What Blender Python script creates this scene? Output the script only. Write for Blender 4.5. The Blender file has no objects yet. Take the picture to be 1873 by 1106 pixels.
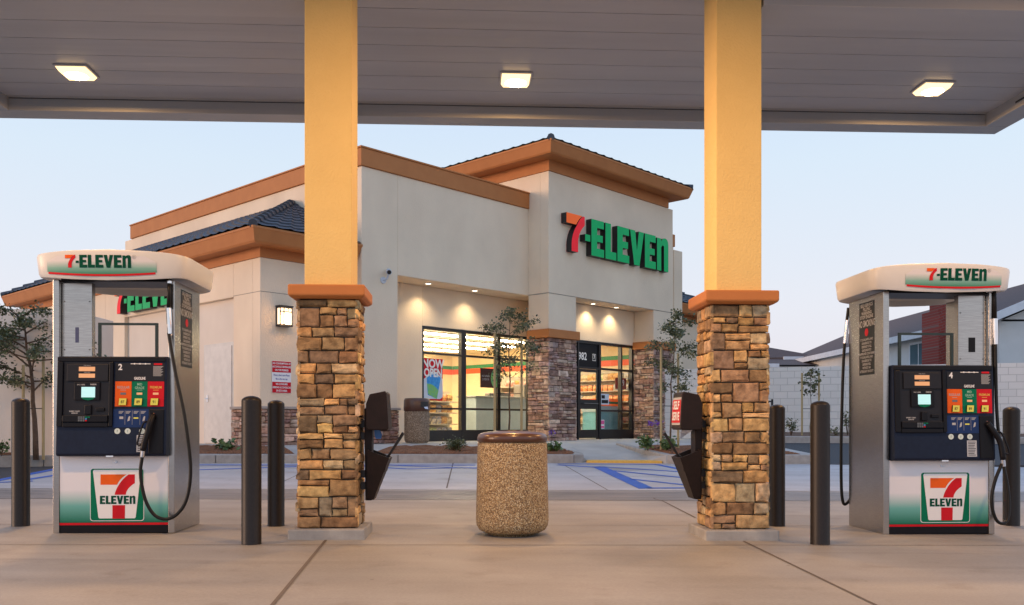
import bpy, bmesh, math, random
from mathutils import Vector, Matrix
R = math.radians
rnd = random.Random(7)
scene = bpy.context.scene
COL = scene.collection

# ------------------------------------------------------------------ camera
cam_d = bpy.data.cameras.new('camera')
cam = bpy.data.objects.new('camera', cam_d)
COL.objects.link(cam)
EYE = 0.95
cam.location = (0, 0, EYE)
cam.rotation_euler = (R(90), 0, 0)
cam_d.sensor_width = 36
cam_d.lens = 36 * 1641 / 1873
cam_d.shift_y = (775 - 553) / 1873
cam_d.clip_start = 0.05
cam_d.clip_end = 1500
scene.camera = cam

# ------------------------------------------------------------------ world, sun, exposure
SUN_EL, SUN_AZ = 5.0, -104.0        # azimuth from +Y, clockwise positive: the sun has nearly set, far to the left
world = bpy.data.worlds.new('World')
scene.world = world
world.use_nodes = True
nt = world.node_tree
nt.nodes.clear()
wo = nt.nodes.new('ShaderNodeOutputWorld')
bg = nt.nodes.new('ShaderNodeBackground')
sky = nt.nodes.new('ShaderNodeTexSky')
sky.sky_type = 'NISHITA'
sky.sun_disc = False
sky.sun_elevation = R(SUN_EL)
sky.sun_rotation = R(SUN_AZ)
sky.dust_density = 2.5
sky.ozone_density = 1.5
tc = nt.nodes.new('ShaderNodeTexCoord')
sep = nt.nodes.new('ShaderNodeSeparateXYZ')
ramp = nt.nodes.new('ShaderNodeValToRGB')
ramp.color_ramp.elements[0].position = 0.0
ramp.color_ramp.elements[0].color = (.80, .73, .80, 1)
ramp.color_ramp.elements[1].position = 0.55
ramp.color_ramp.elements[1].color = (.44, .64, 1.0, 1)
e = ramp.color_ramp.elements.new(0.12); e.color = (.79, .80, .88, 1)
e = ramp.color_ramp.elements.new(0.27); e.color = (.69, .80, .92, 1)
mixn = nt.nodes.new('ShaderNodeMix')
mixn.data_type = 'RGBA'
mixn.inputs['Factor'].default_value = 0.80
nt.links.new(tc.outputs['Generated'], sep.inputs[0])
nt.links.new(sep.outputs['Z'], ramp.inputs[0])
nt.links.new(sky.outputs[0], mixn.inputs['A'])
sc10 = nt.nodes.new('ShaderNodeVectorMath'); sc10.operation = 'SCALE'; sc10.inputs['Scale'].default_value = 10.0
nt.links.new(ramp.outputs[0], sc10.inputs[0]); nt.links.new(sc10.outputs[0], mixn.inputs['B'])
nt.links.new(mixn.outputs['Result'], bg.inputs[0])
bg.inputs[1].default_value = 0.125
nt.links.new(bg.outputs[0], wo.inputs[0])

sd = bpy.data.lights.new('sun', 'SUN')
sd.energy = 2.05
sd.angle = R(22)
sd.color = (1.0, 0.62, 0.40)
sun = bpy.data.objects.new('sun', sd)
COL.objects.link(sun)
az = R(SUN_AZ)
to_sun = Vector((math.sin(az) * math.cos(R(SUN_EL)), math.cos(az) * math.cos(R(SUN_EL)), math.sin(R(SUN_EL))))
sun.rotation_euler = to_sun.to_track_quat('Z', 'Y').to_euler()
sun.location = (-30, -20, 20)

scene.view_settings.view_transform = 'Standard'
scene.view_settings.look = 'None'
scene.view_settings.gamma = 1
scene.view_settings.exposure = 0.0
scene.cycles.use_denoising = True
scene.cycles.max_bounces = 8
scene.cycles.transparent_max_bounces = 12
scene.cycles.sample_clamp_indirect = 4

LAMP_W, LAMP_C = 114.0, (1.0, 0.50, 0.15)
DOWN_W = 60.0

# ------------------------------------------------------------------ materials
MATS = {}
def mat(name, c1, c2=None, rough=0.6, metal=0.0, scale=6.0, detail=4.0, bump=0.0, bscale=None, stretch=None,
        coat=0.0, emit=None, estr=0.0, spec=None, big=0.0):
    if name in MATS: return MATS[name]
    m = bpy.data.materials.new(name); m.use_nodes = True
    n = m.node_tree; b = n.nodes['Principled BSDF']
    b.inputs['Roughness'].default_value = rough
    b.inputs['Metallic'].default_value = metal
    if spec is not None: b.inputs['Specular IOR Level'].default_value = spec
    if coat: b.inputs['Coat Weight'].default_value = coat; b.inputs['Coat Roughness'].default_value = 0.15
    t = n.nodes.new('ShaderNodeTexCoord'); mp = n.nodes.new('ShaderNodeMapping')
    n.links.new(t.outputs['Object'], mp.inputs[0])
    if stretch: mp.inputs['Scale'].default_value = stretch
    no = n.nodes.new('ShaderNodeTexNoise')
    no.inputs['Scale'].default_value = scale; no.inputs['Detail'].default_value = detail
    n.links.new(mp.outputs[0], no.inputs['Vector'])
    cr = n.nodes.new('ShaderNodeValToRGB')
    c2 = c2 or tuple(x * 0.88 for x in c1)
    cr.color_ramp.elements[0].position = 0.32; cr.color_ramp.elements[0].color = (*c2, 1)
    cr.color_ramp.elements[1].position = 0.68; cr.color_ramp.elements[1].color = (*c1, 1)
    n.links.new(no.outputs['Fac'], cr.inputs[0])
    out = cr.outputs[0]
    if big:
        n2 = n.nodes.new('ShaderNodeTexNoise'); n2.inputs['Scale'].default_value = 0.7; n2.inputs['Detail'].default_value = 5
        n.links.new(t.outputs['Object'], n2.inputs['Vector'])
        mr = n.nodes.new('ShaderNodeMapRange'); mr.inputs[1].default_value = 0.3; mr.inputs[2].default_value = 0.7
        mr.inputs[3].default_value = 1 - big; mr.inputs[4].default_value = 1 + big
        n.links.new(n2.outputs['Fac'], mr.inputs[0])
        vm = n.nodes.new('ShaderNodeVectorMath'); vm.operation = 'SCALE'
        n.links.new(out, vm.inputs[0]); n.links.new(mr.outputs[0], vm.inputs['Scale'])
        out = vm.outputs[0]
    n.links.new(out, b.inputs['Base Color'])
    if bump:
        nb = n.nodes.new('ShaderNodeTexNoise'); nb.inputs['Scale'].default_value = bscale or scale * 4; nb.inputs['Detail'].default_value = 5
        n.links.new(mp.outputs[0], nb.inputs['Vector'])
        bp = n.nodes.new('ShaderNodeBump'); bp.inputs['Strength'].default_value = bump; bp.inputs['Distance'].default_value = 0.01
        n.links.new(nb.outputs['Fac'], bp.inputs['Height']); n.links.new(bp.outputs[0], b.inputs['Normal'])
    if emit:
        b.inputs['Emission Color'].default_value = (*emit, 1); b.inputs['Emission Strength'].default_value = estr
    MATS[name] = m
    return m

def nodes_of(name):
    m = bpy.data.materials.new(name); m.use_nodes = True
    MATS[name] = m
    return m, m.node_tree, m.node_tree.nodes['Principled BSDF']

STUCCO = mat('stucco', (0.85, 0.69, 0.505), (0.785, 0.625, 0.455), rough=0.95, scale=1.1, detail=8, stretch=(1, 1, .55), bump=0.7, bscale=45, big=0.06)
STUCCO_IN = mat('stucco_panel', (0.74, 0.64, 0.53), (0.71, 0.61, 0.50), rough=0.95, scale=1.6, bump=0.3, bscale=70, big=0.05)
TRIM = mat('terracotta_paint', (0.50, 0.185, 0.050), (0.45, 0.16, 0.042), rough=0.7, scale=3, bump=0.15, bscale=60)
CREAM = mat('cream_column_paint', (0.82, 0.595, 0.23), (0.775, 0.555, 0.21), rough=0.75, scale=2.5, bump=0.5, bscale=55, big=0.06)
CONC = mat('curb_concrete', (0.36, 0.35, 0.33), (0.28, 0.27, 0.255), rough=0.9, scale=9, bump=0.35, bscale=60, big=0.12)
WALK = mat('walk_concrete', (0.40, 0.395, 0.38), (0.34, 0.335, 0.32), rough=0.9, scale=2, bump=0.2, bscale=60, big=0.12)
ASPH = mat('asphalt', (0.050, 0.052, 0.058), (0.035, 0.037, 0.042), rough=0.8, scale=60, bump=0.5, bscale=150)
BLUE = mat('blue_line_paint', (0.015, 0.085, 0.42), (0.03, 0.12, 0.46), rough=0.6, scale=14, big=0.2)
YELL = mat('yellow_warning_paint', (0.72, 0.43, 0.08), (0.60, 0.35, 0.07), rough=0.65, scale=20, bump=0.3, bscale=60)
JOINT = mat('joint_filler', (0.13, 0.105, 0.085), rough=0.9)
MULCH = mat('bark_mulch', (0.26, 0.115, 0.055), (0.09, 0.042, 0.022), rough=1, scale=38, bump=1.0, bscale=45)
BLACK = mat('black_metal', (0.018, 0.018, 0.02), rough=0.4)
FRAME = mat('dark_bronze_frame', (0.012, 0.011, 0.012), rough=0.35)
BOLL = mat('bollard_paint', (0.018, 0.014, 0.013), (0.014, 0.011, 0.010), rough=0.42, scale=40, bump=0.08, bscale=120, spec=0.28)
BROWNP = mat('brown_plastic', (0.095, 0.036, 0.018), (0.070, 0.026, 0.014), rough=0.33, scale=10, coat=0.3)
DISP = mat('dispenser_plastic', (0.020, 0.011, 0.009), (0.015, 0.009, 0.007), rough=0.5, scale=20, bump=0.1, spec=0.2)
STEEL = mat('brushed_steel', (0.52, 0.50, 0.47), (0.40, 0.38, 0.36), rough=0.22, metal=1.0, scale=5, stretch=(2, 2, 60), bump=0.04, bscale=8, big=0.12)
STEELD = mat('dark_steel', (0.20, 0.19, 0.18), rough=0.4, metal=0.8, scale=5)
CHROME = mat('chrome', (0.8, 0.8, 0.82), rough=0.15, metal=1.0)
CROWN = mat('pump_crown_plastic', (0.68, 0.68, 0.67), (0.65, 0.65, 0.64), rough=0.35, scale=3)
NAVY = mat('pump_navy_plastic', (0.012, 0.020, 0.045), (0.010, 0.016, 0.037), rough=0.45, scale=30, bump=0.06, bscale=200, spec=0.18)
BLK = mat('pump_black_plastic', (0.007, 0.007, 0.010), rough=0.4, spec=0.2)
DKG = mat('pump_charcoal', (0.016, 0.016, 0.021), rough=0.42, spec=0.25)
RUBBER = mat('hose_rubber', (0.008, 0.008, 0.008), rough=0.42, spec=0.3)
WHT = mat('white_print', (0.80, 0.80, 0.80), (0.78, 0.78, 0.78), rough=0.5)
RED = mat('red_print', (0.60, 0.012, 0.022), rough=0.5, spec=0.15)
ORG = mat('orange_print', (0.85, 0.13, 0.015), rough=0.5, spec=0.15)
GRN = mat('green_print', (0.0, 0.17, 0.085), rough=0.5, spec=0.15)
DGRN = mat('dark_green_print', (0.0, 0.07, 0.04), rough=0.5, spec=0.1)
YEL = mat('yellow_button', (0.75, 0.72, 0.10), rough=0.4)
LBLU = mat('instruction_blue', (0.012, 0.035, 0.13), rough=0.45, spec=0.2)
SCRN = mat('lit_screen', (0.3, 0.5, 0.5), rough=0.3, emit=(0.45, 0.80, 0.82), estr=0.75)
LCD = mat('lit_amber_display', (0.5, 0.3, 0.15), rough=0.4, emit=(1.0, 0.42, 0.18), estr=0.42)
SGRN = mat('sign_green', (0.004, 0.33, 0.10), rough=0.5, spec=0.15, emit=(0.0, 0.55, 0.16), estr=0.16)
SRED = mat('sign_red', (0.75, 0.02, 0.03), rough=0.5, spec=0.15, emit=(1, 0.02, 0.04), estr=0.25)
SORG = mat('sign_orange', (0.90, 0.15, 0.03), rough=0.5, spec=0.15, emit=(1, 0.14, 0.02), estr=0.25)
SSIDE = mat('sign_return', (0.02, 0.015, 0.015), rough=0.5)
TILE = mat('slate_roof_tile', (0.055, 0.065, 0.085), (0.028, 0.034, 0.048), rough=0.6, scale=7, bump=0.4, bscale=50)
SHING = mat('house_shingle', (0.13, 0.088, 0.078), (0.09, 0.06, 0.055), rough=0.9, scale=9, bump=0.5, bscale=20, stretch=(1, 1, 4))
HWALL = mat('house_stucco', (0.64, 0.65, 0.64), (0.60, 0.61, 0.60), rough=0.9, scale=3, bump=0.3, bscale=40)
HTRIM = mat('house_white_trim', (0.66, 0.70, 0.74), rough=0.6)
ENCL = mat('enclosure_stucco', (0.74, 0.65, 0.55), (0.70, 0.61, 0.52), rough=0.95, scale=2, bump=0.3, bscale=60, big=0.06)
BARK = mat('young_bark', (0.12, 0.075, 0.045), (0.07, 0.045, 0.03), rough=0.9, scale=20, bump=0.5)
STAKE = mat('stake_wood', (0.42, 0.34, 0.17), (0.34, 0.27, 0.14), rough=0.85, scale=8, stretch=(8, 8, 1))
TIE = mat('black_tie', (0.02, 0.02, 0.02), rough=0.7)
DOORW = mat('door_paint', (0.68, 0.64, 0.58), rough=0.6)
INW = mat('interior_cream', (0.80, 0.64, 0.40), rough=0.8, scale=2)
INC = mat('interior_ceiling', (0.80, 0.72, 0.55), rough=0.8, scale=2)
INF = mat('interior_floor', (0.45, 0.40, 0.34), rough=0.35, scale=3)
COUNT = mat('counter_laminate', (0.42, 0.52, 0.56), (0.38, 0.48, 0.52), rough=0.4)
SHELF = mat('shelf_metal', (0.55, 0.48, 0.36), rough=0.5)
TUBE = mat('fluorescent_tube', (1, 1, 1), emit=(1.0, 0.84, 0.58), estr=42)
LAMPM = mat('canopy_lamp_lens', (1, 1, 1), emit=(1.0, 0.84, 0.58), estr=60.0)
LENSR = mat('lens_rim_glass', (0.75, 0.72, 0.62), rough=0.25, emit=(1.0, 0.66, 0.30), estr=2.2)
DLM = mat('downlight_lens', (1, 1, 1), emit=(1.0, 0.86, 0.62), estr=7.0)
LANT = mat('lantern_glass', (1, 1, 1), emit=(1.0, 0.66, 0.38), estr=1.5)
CAMW = mat('camera_white', (0.62, 0.66, 0.72), rough=0.4)
TOWEL = mat('blue_towel', (0.10, 0.25, 0.60), rough=0.9)
PAPER = mat('white_paper', (0.62, 0.66, 0.75), rough=0.9)
SKYBLUE = mat('poster_blue', (0.02, 0.20, 0.60), (0.05, 0.35, 0.75), rough=0.5, scale=12)
LIME = mat('poster_lime', (0.25, 0.50, 0.08), (0.12, 0.45, 0.25), rough=0.5, scale=14)
PALE = mat('poster_pale', (0.60, 0.68, 0.78), rough=0.5)
TAGW = mat('decal_grey', (0.45, 0.45, 0.45), rough=0.6)

# concrete ground
def ground_mat():
    m, n, b = nodes_of('pavement_concrete')
    t = n.nodes.new('ShaderNodeTexCoord')
    def noise(scale, detail=5, vec=None, stretch=None):
        x = n.nodes.new('ShaderNodeTexNoise'); x.inputs['Scale'].default_value = scale; x.inputs['Detail'].default_value = detail
        if stretch:
            mp = n.nodes.new('ShaderNodeMapping'); mp.inputs['Scale'].default_value = stretch
            n.links.new(t.outputs['Object'], mp.inputs[0]); n.links.new(mp.outputs[0], x.inputs['Vector'])
        else: n.links.new(t.outputs['Object'], x.inputs['Vector'])
        return x.outputs['Fac']
    def ramp2(f, p0, c0, p1, c1):
        r = n.nodes.new('ShaderNodeValToRGB'); r.color_ramp.elements[0].position = p0; r.color_ramp.elements[0].color = (*c0, 1)
        r.color_ramp.elements[1].position = p1; r.color_ramp.elements[1].color = (*c1, 1)
        n.links.new(f, r.inputs[0]); return r.outputs[0]
    def mul(a, b_):
        x = n.nodes.new('ShaderNodeMix'); x.data_type = 'RGBA'; x.blend_type = 'MULTIPLY'; x.inputs['Factor'].default_value = 1
        n.links.new(a, x.inputs['A']); n.links.new(b_, x.inputs['B']); return x.outputs['Result']
    c = ramp2(noise(0.55), 0.3, (0.235, 0.226, 0.208), 0.7, (0.345, 0.333, 0.313))
    c = mul(c, ramp2(noise(1.0, 6, stretch=(0.35, 2.2, 1)), 0.30, (0.86, 0.85, 0.85), 0.62, (1.02, 1.02, 1.02)))
    c = mul(c, ramp2(noise(55, 3), 0.3, (0.90, 0.90, 0.90), 0.7, (1.05, 1.05, 1.05)))
    c = mul(c, ramp2(noise(3.1, 7), 0.26, (0.84, 0.82, 0.80), 0.42, (1, 1, 1)))
    vo = n.nodes.new('ShaderNodeTexVoronoi'); vo.inputs['Scale'].default_value = 2.3; n.links.new(t.outputs['Object'], vo.inputs['Vector'])
    c = mul(c, ramp2(vo.outputs['Distance'], 0.022, (0.62, 0.60, 0.58), 0.034, (1, 1, 1)))
    v2 = n.nodes.new('ShaderNodeTexVoronoi'); v2.inputs['Scale'].default_value = 0.42
    nv = n.nodes.new('ShaderNodeMix'); nv.data_type = 'VECTOR'; nv.inputs['Factor'].default_value = 0.16
    nn_ = n.nodes.new('ShaderNodeTexNoise'); nn_.inputs['Scale'].default_value = 3; nn_.inputs['Detail'].default_value = 5; n.links.new(t.outputs['Object'], nn_.inputs['Vector'])
    n.links.new(t.outputs['Object'], nv.inputs['A']); n.links.new(nn_.outputs['Color'], nv.inputs['B']); n.links.new(nv.outputs['Result'], v2.inputs['Vector'])
    c = mul(c, ramp2(v2.outputs['Distance'], 0.03, (0.64, 0.62, 0.59), 0.19, (1, 1, 1)))
    c = mul(c, ramp2(noise(0.8, 3, stretch=(0.12, 3.2, 1)), 0.62, (1, 1, 1), 0.72, (0.82, 0.81, 0.81)))
    n.links.new(c, b.inputs['Base Color'])
    rr = n.nodes.new('ShaderNodeMapRange'); rr.inputs[3].default_value = 0.45; rr.inputs[4].default_value = 0.75
    n.links.new(noise(1.3), rr.inputs[0]); n.links.new(rr.outputs[0], b.inputs['Roughness'])
    bp = n.nodes.new('ShaderNodeBump'); bp.inputs['Strength'].default_value = 0.25; bp.inputs['Distance'].default_value = 0.004
    n.links.new(noise(120, 4), bp.inputs['Height']); n.links.new(bp.outputs[0], b.inputs['Normal'])
    return m
GROUND = ground_mat()

def stone_mat(name, sc):
    m, n, b = nodes_of(name)
    a = n.nodes.new('ShaderNodeAttribute'); a.attribute_name = 'stone'
    t = n.nodes.new('ShaderNodeTexCoord')
    no = n.nodes.new('ShaderNodeTexNoise'); no.inputs['Scale'].default_value = sc; no.inputs['Detail'].default_value = 7
    n.links.new(t.outputs['Object'], no.inputs['Vector'])
    r = n.nodes.new('ShaderNodeValToRGB'); r.color_ramp.elements[0].position = 0.3; r.color_ramp.elements[0].color = (0.50, 0.45, 0.40, 1)
    r.color_ramp.elements[1].position = 0.65; r.color_ramp.elements[1].color = (1.22, 1.2, 1.16, 1)
    n.links.new(no.outputs['Fac'], r.inputs[0])
    x = n.nodes.new('ShaderNodeMix'); x.data_type = 'RGBA'; x.blend_type = 'MULTIPLY'; x.inputs['Factor'].default_value = 1
    n.links.new(a.outputs['Color'], x.inputs['A']); n.links.new(r.outputs[0], x.inputs['B'])
    n.links.new(x.outputs['Result'], b.inputs['Base Color']); b.inputs['Roughness'].default_value = 0.85
    n2 = n.nodes.new('ShaderNodeTexNoise'); n2.inputs['Scale'].default_value = sc * 2.2; n2.inputs['Detail'].default_value = 8
    n.links.new(t.outputs['Object'], n2.inputs['Vector'])
    bp = n.nodes.new('ShaderNodeBump'); bp.inputs['Strength'].default_value = 0.8; bp.inputs['Distance'].default_value = 0.012
    n.links.new(n2.outputs['Fac'], bp.inputs['Height']); n.links.new(bp.outputs[0], b.inputs['Normal'])
    return m
STONE = stone_mat('ledge_stone', 16)
STONE_B = stone_mat('wall_ledge_stone', 9)

def aggregate_mat(name, cols, scale):
    m, n, b = nodes_of(name)
    t = n.nodes.new('ShaderNodeTexCoord')
    v = n.nodes.new('ShaderNodeTexVoronoi'); v.inputs['Scale'].default_value = scale
    n.links.new(t.outputs['Object'], v.inputs['Vector'])
    s = n.nodes.new('ShaderNodeSeparateColor'); n.links.new(v.outputs['Color'], s.inputs[0])
    r = n.nodes.new('ShaderNodeValToRGB'); r.color_ramp.interpolation = 'CONSTANT'
    for i, c in enumerate(cols):
        p = i / len(cols)
        el = r.color_ramp.elements[i] if i < 2 else r.color_ramp.elements.new(p)
        el.position = p; el.color = (*c, 1)
    n.links.new(s.outputs[0], r.inputs[0])
    d = n.nodes.new('ShaderNodeMapRange'); d.inputs[1].default_value = 0.25; d.inputs[2].default_value = 0.62
    d.inputs[3].default_value = 1; d.inputs[4].default_value = 0.42
    n.links.new(v.outputs['Distance'], d.inputs[0])
    vm = n.nodes.new('ShaderNodeVectorMath'); vm.operation = 'SCALE'
    n.links.new(r.outputs[0], vm.inputs[0]); n.links.new(d.outputs[0], vm.inputs['Scale'])
    n.links.new(vm.outputs[0], b.inputs['Base Color']); b.inputs['Roughness'].default_value = 0.65
    bp = n.nodes.new('ShaderNodeBump'); bp.inputs['Strength'].default_value = 0.9; bp.inputs['Distance'].default_value = 0.006; bp.invert = True
    n.links.new(v.outputs['Distance'], bp.inputs['Height']); n.links.new(bp.outputs[0], b.inputs['Normal'])
    return m
AGG = aggregate_mat('pebble_aggregate', [(0.68, 0.48, 0.24), (0.40, 0.25, 0.12), (0.82, 0.68, 0.44), (0.54, 0.36, 0.17), (0.26, 0.15, 0.075), (0.72, 0.54, 0.30)], 125)
AGG2 = aggregate_mat('grey_pebble_aggregate', [(0.42, 0.29, 0.18), (0.26, 0.17, 0.10), (0.50, 0.38, 0.26), (0.34, 0.23, 0.14)], 75)

def grad_mat(name, z0, z1, top, bot, mid=None):
    # printed colour fade on a decal, by height in the object's own space
    m, n, b = nodes_of(name)
    t = n.nodes.new('ShaderNodeTexCoord'); s = n.nodes.new('ShaderNodeSeparateXYZ'); n.links.new(t.outputs['Object'], s.inputs[0])
    mr = n.nodes.new('ShaderNodeMapRange'); mr.inputs[1].default_value = z0; mr.inputs[2].default_value = z1
    n.links.new(s.outputs['Z'], mr.inputs[0])
    r = n.nodes.new('ShaderNodeValToRGB'); r.color_ramp.elements[0].color = (*bot, 1); r.color_ramp.elements[1].color = (*top, 1)
    if mid: e_ = r.color_ramp.elements.new(0.5); e_.color = (*mid, 1)
    n.links.new(mr.outputs[0], r.inputs[0]); n.links.new(r.outputs[0], b.inputs['Base Color'])
    b.inputs['Roughness'].default_value = 0.35
    return m
PANELG = grad_mat('pump_panel_print', 0.10, 0.37, (0.74, 0.74, 0.78), (0.0, 0.15, 0.085), (0.14, 0.42, 0.37))

def block_mat():
    m, n, b = nodes_of('block_wall')
    t = n.nodes.new('ShaderNodeTexCoord'); mp = n.nodes.new('ShaderNodeMapping')
    mp.inputs['Rotation'].default_value = (R(90), 0, 0)
    n.links.new(t.outputs['Object'], mp.inputs[0])
    br = n.nodes.new('ShaderNodeTexBrick')
    br.inputs['Color1'].default_value = (0.84, 0.79, 0.73, 1); br.inputs['Color2'].default_value = (0.79, 0.745, 0.69, 1)
    br.inputs['Mortar'].default_value = (0.60, 0.565, 0.52, 1)
    br.inputs['Scale'].default_value = 1; br.inputs['Brick Width'].default_value = 0.4; br.inputs['Row Height'].default_value = 0.2
    br.inputs['Mortar Size'].default_value = 0.008
    n.links.new(mp.outputs[0], br.inputs['Vector'])
    n.links.new(br.outputs['Color'], b.inputs['Base Color']); b.inputs['Roughness'].default_value = 0.95
    bp = n.nodes.new('ShaderNodeBump'); bp.inputs['Strength'].default_value = 0.6; bp.inputs['Distance'].default_value = 0.01; bp.invert = True
    n.links.new(br.outputs['Fac'], bp.inputs['Height']); n.links.new(bp.outputs[0], b.inputs['Normal'])
    return m
BLOCK = block_mat()
def brick_mat():
    m, n, b = nodes_of('red_brick')
    t = n.nodes.new('ShaderNodeTexCoord'); mp = n.nodes.new('ShaderNodeMapping'); mp.inputs['Rotation'].default_value = (R(90), 0, R(20))
    n.links.new(t.outputs['Object'], mp.inputs[0])
    br = n.nodes.new('ShaderNodeTexBrick')
    br.inputs['Color1'].default_value = (0.30, 0.045, 0.030, 1); br.inputs['Color2'].default_value = (0.22, 0.035, 0.025, 1)
    br.inputs['Mortar'].default_value = (0.22, 0.12, 0.10, 1)
    br.inputs['Scale'].default_value = 1; br.inputs['Brick Width'].default_value = 0.25; br.inputs['Row Height'].default_value = 0.09
    br.inputs['Mortar Size'].default_value = 0.008
    n.links.new(mp.outputs[0], br.inputs['Vector']); n.links.new(br.outputs['Color'], b.inputs['Base Color'])
    b.inputs['Roughness'].default_value = 0.9
    return m
BRICK = brick_mat()

def glass_mat(name, tint, refl):
    m, n, b = nodes_of(name)
    n.nodes.remove(b); out = n.nodes['Material Output']
    tr = n.nodes.new('ShaderNodeBsdfTransparent'); tr.inputs[0].default_value = (*tint, 1)
    gl = n.nodes.new('ShaderNodeBsdfGlossy'); gl.inputs['Roughness'].default_value = 0.02
    fr = n.nodes.new('ShaderNodeLayerWeight'); fr.inputs[0].default_value = 0.5
    pw = n.nodes.new('ShaderNodeMath'); pw.operation = 'POWER'; pw.inputs[1].default_value = 4.0; n.links.new(fr.outputs['Facing'], pw.inputs[0])
    ad = n.nodes.new('ShaderNodeMath'); ad.operation = 'MULTIPLY_ADD'; ad.inputs[1].default_value = 0.85; ad.inputs[2].default_value = refl; n.links.new(pw.outputs[0], ad.inputs[0])
    mx = n.nodes.new('ShaderNodeMixShader')
    n.links.new(ad.outputs[0], mx.inputs[0]); n.links.new(tr.outputs[0], mx.inputs[1]); n.links.new(gl.outputs[0], mx.inputs[2])
    n.links.new(mx.outputs[0], out.inputs[0])
    return m
GLASS = glass_mat('window_glass', (0.96, 0.97, 0.965), 0.03)
HGLASS = mat('house_window_glass', (0.05, 0.12, 0.15), rough=0.1, spec=0.8)

def leaf_mat(name, c1, c2):
    m, n, b = nodes_of(name)
    g = n.nodes.new('ShaderNodeNewGeometry'); r = n.nodes.new('ShaderNodeValToRGB')
    r.color_ramp.elements[0].color = (*c1, 1); r.color_ramp.elements[1].color = (*c2, 1)
    n.links.new(g.outputs['Random Per Island'], r.inputs[0]); n.links.new(r.outputs[0], b.inputs['Base Color'])
    b.inputs['Roughness'].default_value = 0.5
    return m
LEAF = leaf_mat('oak_leaf', (0.028, 0.045, 0.018), (0.13, 0.15, 0.062))
LEAF2 = leaf_mat('shrub_leaf', (0.035, 0.080, 0.022), (0.10, 0.18, 0.055))
FLOWER = mat('violet_flower', (0.16, 0.05, 0.42), rough=0.6)

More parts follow.
